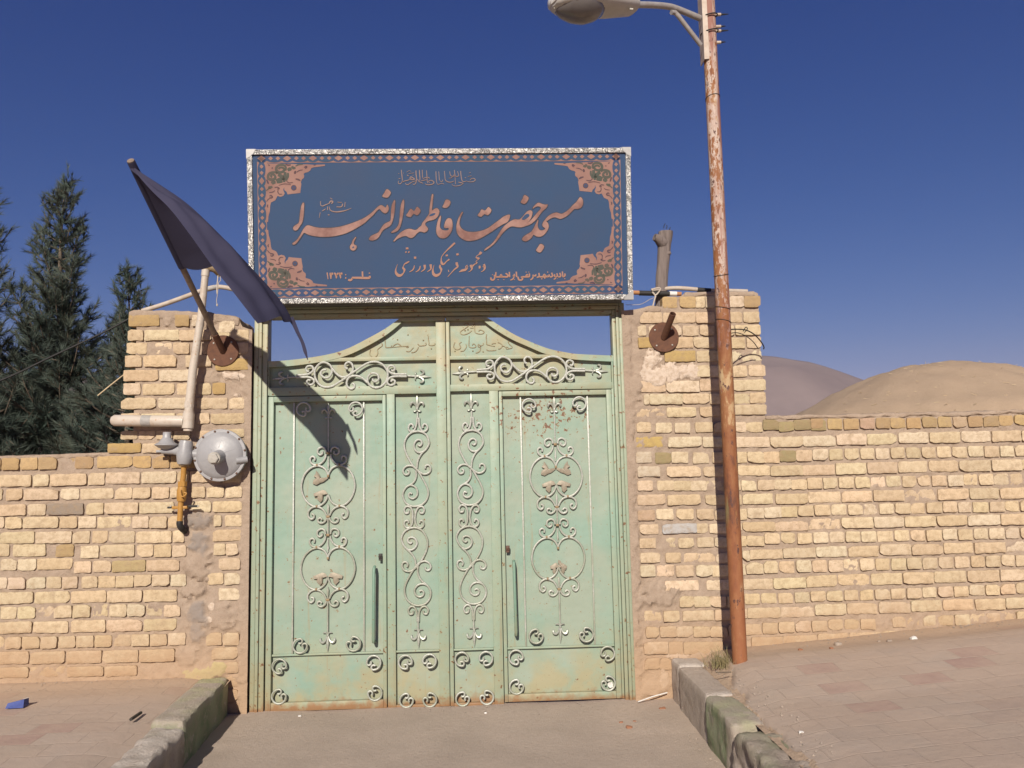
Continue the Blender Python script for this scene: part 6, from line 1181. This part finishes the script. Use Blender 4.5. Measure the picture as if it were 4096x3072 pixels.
# ---------------------------------------------------------------- far things
# mountain ridge, about two and a half kilometres off
RIDGE = [(-6000, 150), (-3200, 190)]+[(p_.x, p_.z) for p_ in ats('F', [(-300, 850), (-80, 812), (40, 800), (140, 806), (260, 832), (500, 850), (900, 842), (1300, 815), (1450, 782), (1560, 765), (1640, 762), (1700, 768), (1760, 780), (1810, 795), (1860, 814), (1920, 838), (2050, 872), (2212, 890)], 2490)]+[(3200, 190), (6000, 160)]
def ridge_h(x):
    P = RIDGE
    return float(np.interp(x, [p_[0] for p_ in P], [p_[1] for p_ in P]))
mb = MB(); NX, NY = 190, 26; V_ = []
for j in range(NY+1):
    for i in range(NX+1):
        x = -5000+10000*i/NX; t = j/NY; y = 1500+1600*t; pr = math.sin(min(1, t/0.62)*math.pi/2)**1.35 if t < 0.62 else max(0, 1-(t-0.62)/0.38*0.6)
        sc_ = (y+CAM_D)/2500.0
        hgt = ridge_h(x/sc_ if t < 0.62 else x)*pr*(sc_ if t < 0.62 else 1.0); hgt += (mn.fractal(Vector((x*0.0022, y*0.0022, 3)), 0.9, 2.0, 7)*46)*min(1, pr*1.5)*(0.30 if t > 0.5 else 1)
        V_.append((x, y, max(-2, hgt-3)))
mb.add(V_, [(j*(NX+1)+i, j*(NX+1)+i+1, (j+1)*(NX+1)+i+1, (j+1)*(NX+1)+i) for j in range(NY) for i in range(NX)]); mb.build('mountain', 'mountain', None, kind='structure')
# smooth straw-and-mud mound behind the right hand wall
MYc = 7.2; prof = ats('B7', [(330, 600), (440, 540), (560, 470), (700, 398), (850, 326), (1000, 285), (1150, 262), (1270, 255), (1400, 262), (1550, 292), (1700, 335), (1818, 385), (2000, 480)], MYc)
mcx = at('B7', (1280, 255), MYc).x; mtop = at('B7', (1280, 255), MYc).z
rs_ = [(abs(p_.x-mcx), p_.z) for p_ in prof[:8]][::-1]
mb = MB(); NA, NR = 110, 44; V_ = []
rmax = 5.2
for j in range(NR+1):
    r_ = rmax*j/NR; zz = float(np.interp(r_, [q_[0] for q_ in rs_]+[3.9, 5.2], [q_[1] for q_ in rs_]+[0.7, -0.2]))
    for k in range(NA):
        a = 2*math.pi*k/NA; x, y = mcx+r_*math.cos(a), MYc+r_*math.sin(a)*0.95; V_.append((x, y, zz+0.035*nz((x, y, 0), 2.5)+0.014*nz((x, y, 1), 9)))
mb.add(V_, [(j*NA+k, j*NA+(k+1) % NA, (j+1)*NA+(k+1) % NA, (j+1)*NA+k) for j in range(NR) for k in range(NA)]); md = mb.build('earth_mound', 'mound', None, kind='structure')
st_ = MB(); rnd = random.Random(3)
for k in range(240):
    a = rnd.uniform(math.pi*1.05, math.pi*1.95); r_ = rmax*0.75*math.sqrt(rnd.random()); zz = float(np.interp(r_, [q_[0] for q_ in rs_]+[3.9, 5.2], [q_[1] for q_ in rs_]+[0.7, -0.2]))
    p_ = Vector((mcx+r_*math.cos(a), MYc+r_*math.sin(a)*0.95, zz+0.008)); d = Vector((rnd.uniform(-1, 1), rnd.uniform(-0.3, 0.3), rnd.uniform(-0.12, 0.12))).normalized()*rnd.uniform(0.03, 0.08); st_.tube([p_-d*0.5, p_+d*0.5], 0.0035, 3, False)
o = st_.build('straw', 'straw', None, False, kind='stuff')
# pines
def pine(label, x, y, H, base_r, seed, n_whorl, lean=0.0, lo=0.4, nl=0.13, dens=1.0, tuft=62, yb=None):
    rnd = random.Random(seed); t = thing('pine_tree', label, 'pine tree', (x, y, 0), 'pines behind the left boundary wall')
    tr_ = MB(); axis = lambda h: Vector((x+lean*h/H+0.05*math.sin(h*1.3+seed), y+0.05*math.cos(h*1.1+seed), h))
    hs = np.linspace(-0.1, H*0.97, 16); tr_.tube([axis(h) for h in hs], [max(0.006, 0.085*(1-h/H)**0.9*H/5.5) for h in hs], 9)
    nd = MB(); shoots = []
    for w_ in range(n_whorl):
        f = w_/(n_whorl-1); h = lo+(H*0.95-lo)*f**0.92; L_ = base_r*(1-f)**1.0*(0.86+0.22*math.sin(f*9+seed))*1.12+0.10
        for b_i in range(rnd.choice((6, 7, 8)) if f < 0.85 else 5):
            a = rnd.uniform(0, 2*math.pi); Lb = L_*rnd.uniform(0.55, 1.15); rise = rnd.uniform(0.25, 0.8)+0.6*f
            P0 = axis(h); dirv = Vector((math.cos(a), math.sin(a), 0)); pts = [P0, P0+dirv*Lb*0.4+Vector((0, 0, Lb*rise*0.18)), P0+dirv*Lb*0.75+Vector((0, 0, Lb*rise*0.5)), P0+dirv*Lb+Vector((0, 0, Lb*rise*0.95))]
            pts = smooth_path(pts, 3); tr_.tube(pts, list(np.linspace(0.018*(1-f)+0.005, 0.004, len(pts))), 5, False)
            shoots.append((pts[-1], (pts[-1]-pts[-3]).normalized(), f))
            for q_ in range(max(3, int(Lb/0.075*dens))):
                i = rnd.uniform(0.12, 1.0)*(len(pts)-1); k = int(i); p_ = pts[k].lerp(pts[min(k+1, len(pts)-1)], i-k); d = (dirv*(0.8-0.5*f)+Vector((rnd.uniform(-1, 1), rnd.uniform(-1, 1), rnd.uniform(0.1, 1.1)))).normalized(); l = rnd.uniform(0.08, 0.24)*(0.35+0.95*(1-f))
                tr_.tube([p_, p_+d*l], [0.005, 0.003], 4, False); shoots.append((p_+d*l, d, f))
    shoots += [(axis(H*0.97), Vector((0.05, 0, 1)), 1.0), (axis(H*0.94), Vector((0.1, 0, 1)).normalized(), 1.0), (axis(H*1.0), Vector((-0.05, 0, 1)), 1.0)]
    V_, F_ = [], []
    for p_, d, f in shoots:
        sd = d.orthogonal().normalized(); s2 = d.cross(sd)
        for q_ in range(int(tuft*rnd.uniform(0.7, 1.2)*(1-0.35*f))):
            b_ = p_-d*rnd.uniform(-0.01, 0.17); a = rnd.uniform(0, 6.283); sp = rnd.uniform(0.25, 1.15)*(1-0.45*f); dv = (d+(sd*math.cos(a)+s2*math.sin(a))*sp).normalized(); l = nl*rnd.uniform(0.6, 1.15)*(1.1-0.45*f); wv = dv.cross(Vector((rnd.uniform(-1, 1), rnd.uniform(-1, 1), rnd.uniform(-1, 1)))).normalized()*0.0030
            o_ = len(V_); V_ += [tuple(b_-wv), tuple(b_+wv), tuple(b_+dv*l)]; F_.append((o_, o_+1, o_+2))
    nd.add(V_, F_); tr_.build('trunk', 'bark', t); nd.build('crown', 'needle', t, False); return t
TY = 5.2
tp = at('D8', (393, 50), TY); pine('tall slim pine tree with a pointed top behind the left wall', tp.x, TY, tp.z*1.03, 1.32, 11, 38, 0.0, 0.4, 0.15, 1.45, 70)
tp = at('D8', (735, 525), TY-1.2); pine('shorter pine close behind the left pier, lower than the pointed one', tp.x, TY-1.2, tp.z, 0.86, 23, 26, 0.0, 0.4, 0.14, 1.4, 66)
tp = at('D8', (-95, 250), TY-0.4); pine('pine tree cut off by the left edge of the photo', tp.x, TY-0.4, tp.z+0.5, 1.02, 37, 26, 0.1, 0.5, 0.15, 1.2, 54)
tp = at('D8', (130, 900), TY+0.8); pine('low bushy pine between the two taller pines on the left', tp.x, TY+0.8, tp.z+0.1, 1.15, 41, 20, 0.0, 0.3, 0.15, 1.4, 62)
o = tube_thing('power_cable', 'dark cable strung in front of the pines to the left pier', 'cable', [at('D8', (-400, 1330), 1.2), at('D8', (0, 1205), 1.2), at('D8', (300, 1065), 1.2), at('D8', (580, 935), 1.2), at('D8', (740, 850), 1.2)], 0.008, 'black', 6)
o = tube_thing('dry_stick', 'pale dry stick leaning behind the left edge of the pier', 'stick', ats('D8', [(560, 1290), (640, 1225), (710, 1170)], 0.3), 0.005, 'straw', 6)

# ---------------------------------------------------------------- small things on the ground
gr = MB(); rnd = random.Random(5); gc = at('B6', (750, 930), -0.36); gc.z = zr(gc.x, gc.y)
for k in range(170):
    b_ = gc+Vector((rnd.gauss(0, 0.05), rnd.gauss(0, 0.035), -0.005)); h = rnd.uniform(0.05, 0.16); d = Vector((rnd.gauss(0, 0.35), rnd.gauss(0, 0.3), 1)).normalized(); m1 = b_+d*h*0.5; m2 = b_+d*h+Vector((d.x*h*0.3, d.y*h*0.3, -0.01)); wv = Vector((0.0016, rnd.uniform(-0.001, 0.001), 0))
    gr.add([b_-wv, b_+wv, m1+wv*0.7, m1-wv*0.7, m2], [(0, 1, 2, 3), (3, 2, 4)])
o = gr.build('grass_tuft', 'grass', None, False); o['label'] = 'dry yellow grass tuft at the foot of the lamp pole'; o['category'] = 'grass tuft'
def litter(name, label, cat, mb, mat): o = mb.build(name, mat, None); o['label'] = label; o['category'] = cat; return o
lz = lambda x, y: zl(x, y)+0.006
a = on_z('A2', (90, 1342), 0.232); bp = MB(); bp.add([a+Vector(v_) for v_ in ((-0.055, -0.025, 0), (0.045, -0.02, 0.0), (0.05, 0.03, 0.004), (-0.035, 0.03, 0.0), (-0.045, -0.018, 0.028), (0.045, -0.014, 0.046), (0.05, 0.026, 0.044), (-0.03, 0.028, 0.026))], [(0, 1, 5, 4), (1, 2, 6, 5), (2, 3, 7, 6), (3, 0, 4, 7), (4, 5, 6, 7), (3, 2, 1, 0)])
o = litter('paper_packet', 'small blue paper packet lying on the pavers left of the driveway', 'packet', bp, 'bluepack'); tb = MB(); tb.add([a+Vector(v_) for v_ in ((0.036, -0.0165, 0.0485), (0.0505, -0.016, 0.0495), (0.054, 0.026, 0.047), (0.040, 0.027, 0.046))], [(0, 1, 2, 3)]); tb.build('white_rim', 'white', o, False)
a, b_ = on_z('A2', (682, 1418), 0.228), on_z('A2', (735, 1382), 0.228); litter('metal_bar', 'short dark metal bar lying beside the green kerb stone', 'metal bar', MB().cyl(a+Vector((0, 0, 0.012)), b_+Vector((0, 0, 0.012)), 0.009, 8), 'darkmetal')
a, b_ = on_z('B6', (130, 1182), 0.02), on_z('B6', (340, 1116), 0.06); litter('white_rod', 'thin white rod on the asphalt by the right gate jamb', 'rod', MB().tube([a, (a+b_)/2+Vector((0, 0, 0.004)), b_], 0.004, 6), 'white')
a, b_ = on_z('B6', (690, 972), 0.33), on_z('B6', (800, 968), 0.33); litter('dry_stick', 'thin brown stick below the dry grass tuft', 'stick', MB().cyl(a, b_, 0.004, 6), 'bark')
BT = [('B6', (305, 1235), 0.0, 0.024, 'redbit', 'red clay fragment on the asphalt nearest the white kerb stone'), ('B6', (65, 1362), 0.0, 0.020, 'redbit', 'red clay fragment at the middle of the driveway edge'), ('B6', (105, 1320), 0.0, 0.012, 'redbit', 'tiny red fragment between two larger clay fragments'), ('B6', (8, 1325), 0.0, 0.013, 'redbit', 'small red fragment right below the gate'), ('B6', (400, 1458), 0.0, 0.008, 'stone', 'tiny dark pebble on the asphalt beside the green kerb'),
      ('B8', (675, 765), 0.335, 0.022, 'stone', 'dark pebble against the foot of the right wall'), ('B8', (1250, 745), 0.36, 0.022, 'white', 'pale pebble against the foot of the right wall'), ('B8', (1065, 760), 0.35, 0.016, 'stone', 'grey pebble left of the pale pebble at the wall foot'), ('B8', (985, 750), 0.35, 0.010, 'stone', 'smallest pebble left of the pale pebble at the wall foot'), ('B8', (625, 812), 0.33, 0.013, 'redbit', 'brown crumb below the dark pebble at the wall foot'), ('B8', (385, 800), 0.33, 0.014, 'redbit', 'brown crumb near the lamp pole at the wall foot'), ('B8', (385, 1280), 0.34, 0.011, 'white', 'pale chip on the red paver right of the kerb'),
      ('A5', (412, 1578), 0.0, 0.011, 'white', 'white scrap on the asphalt under the left gate door'), ('A8', (420, 1550), 0.0, 0.008, 'white', 'tiny white scrap on the asphalt under the middle of the gate')]
for k, (v, p_, z_, r_, m_, lb) in enumerate(BT):
    c_ = on_z(v, p_, z_+0.008); zz = zr(c_.x, c_.y) if v in ('B8',) else (0.0 if c_.x < 1.25 else z_); o = rough_box(c_.x-r_, c_.x+r_, c_.y-r_*0.7, c_.y+r_*0.7, zz-0.004, zz+r_*0.75, r_*0.45, r_*0.28, 40, 80+k, r_*0.4).build('pebble' if m_ in ('stone', 'white') else 'clay_fragment', m_, None)
    o['label'] = lb; o['category'] = 'pebble' if m_ in ('stone', 'white') else 'clay fragment'

gv = MB(); rnd = random.Random(9)
def crumb(x, y, z, r_):
    V_ = [Vector((x, y, z))+Vector((math.cos(a)*r_*rnd.uniform(0.6, 1.2), math.sin(a)*r_*rnd.uniform(0.6, 1.2), rnd.uniform(0, 0.2)*r_)) for a in (0, 1.26, 2.51, 3.77, 5.03)]+[Vector((x, y, z+r_*rnd.uniform(0.5, 0.9)))]
    gv.add(V_, [(i, (i+1) % 5, 5) for i in range(5)])
for k in range(150): x = rnd.uniform(1.6, 4.4); y = -abs(rnd.gauss(0, 0.09))-0.02; crumb(x, y, zr(x, y), rnd.uniform(0.003, 0.009))
for k in range(150): x = rnd.uniform(-1.6, 1.2); y = -abs(rnd.gauss(0, 0.12))+0.03; crumb(x, y, 0.005, rnd.uniform(0.002, 0.007))
for k in range(120): y = rnd.uniform(-1.7, -0.05); x = 1.21-abs(rnd.gauss(0, 0.05)); crumb(x, y, 0.004, rnd.uniform(0.003, 0.008))
for k in range(160): y = rnd.uniform(-1.9, -0.1); x = rnd.uniform(1.39, 1.55); crumb(x, y, zr(x, y), rnd.uniform(0.003, 0.011))
for k in range(120): x = rnd.uniform(-1.5, 1.1); y = rnd.uniform(-1.4, 0); crumb(x, y, 0.004, rnd.uniform(0.0015, 0.004))
for k in range(70): x = rnd.uniform(-3.2, -1.9); y = -abs(rnd.gauss(0, 0.1))-0.02; crumb(x, y, zl(x, y)+0.003, rnd.uniform(0.002, 0.006))
gv.build('gravel', 'stone', None, False, kind='stuff')

# ---------------------------------------------------------------- haze
hz = bpy.data.materials.new('thin_haze'); hz.use_nodes = True; nt = hz.node_tree; nt.nodes.remove(nt.nodes['Principled BSDF'])
pv = nt.nodes.new('ShaderNodeVolumePrincipled'); pv.inputs['Density'].default_value = 0.000085; pv.inputs['Color'].default_value = (0.56, 0.54, 0.62, 1); nt.links.new(pv.outputs[0], nt.nodes['Material Output'].inputs['Volume'])
MT['haze'] = hz
h = MB(); h.box(-5600, 5600, -400, 3600, -1.06, 520); o = h.build('haze', 'haze', None, False, kind='stuff')
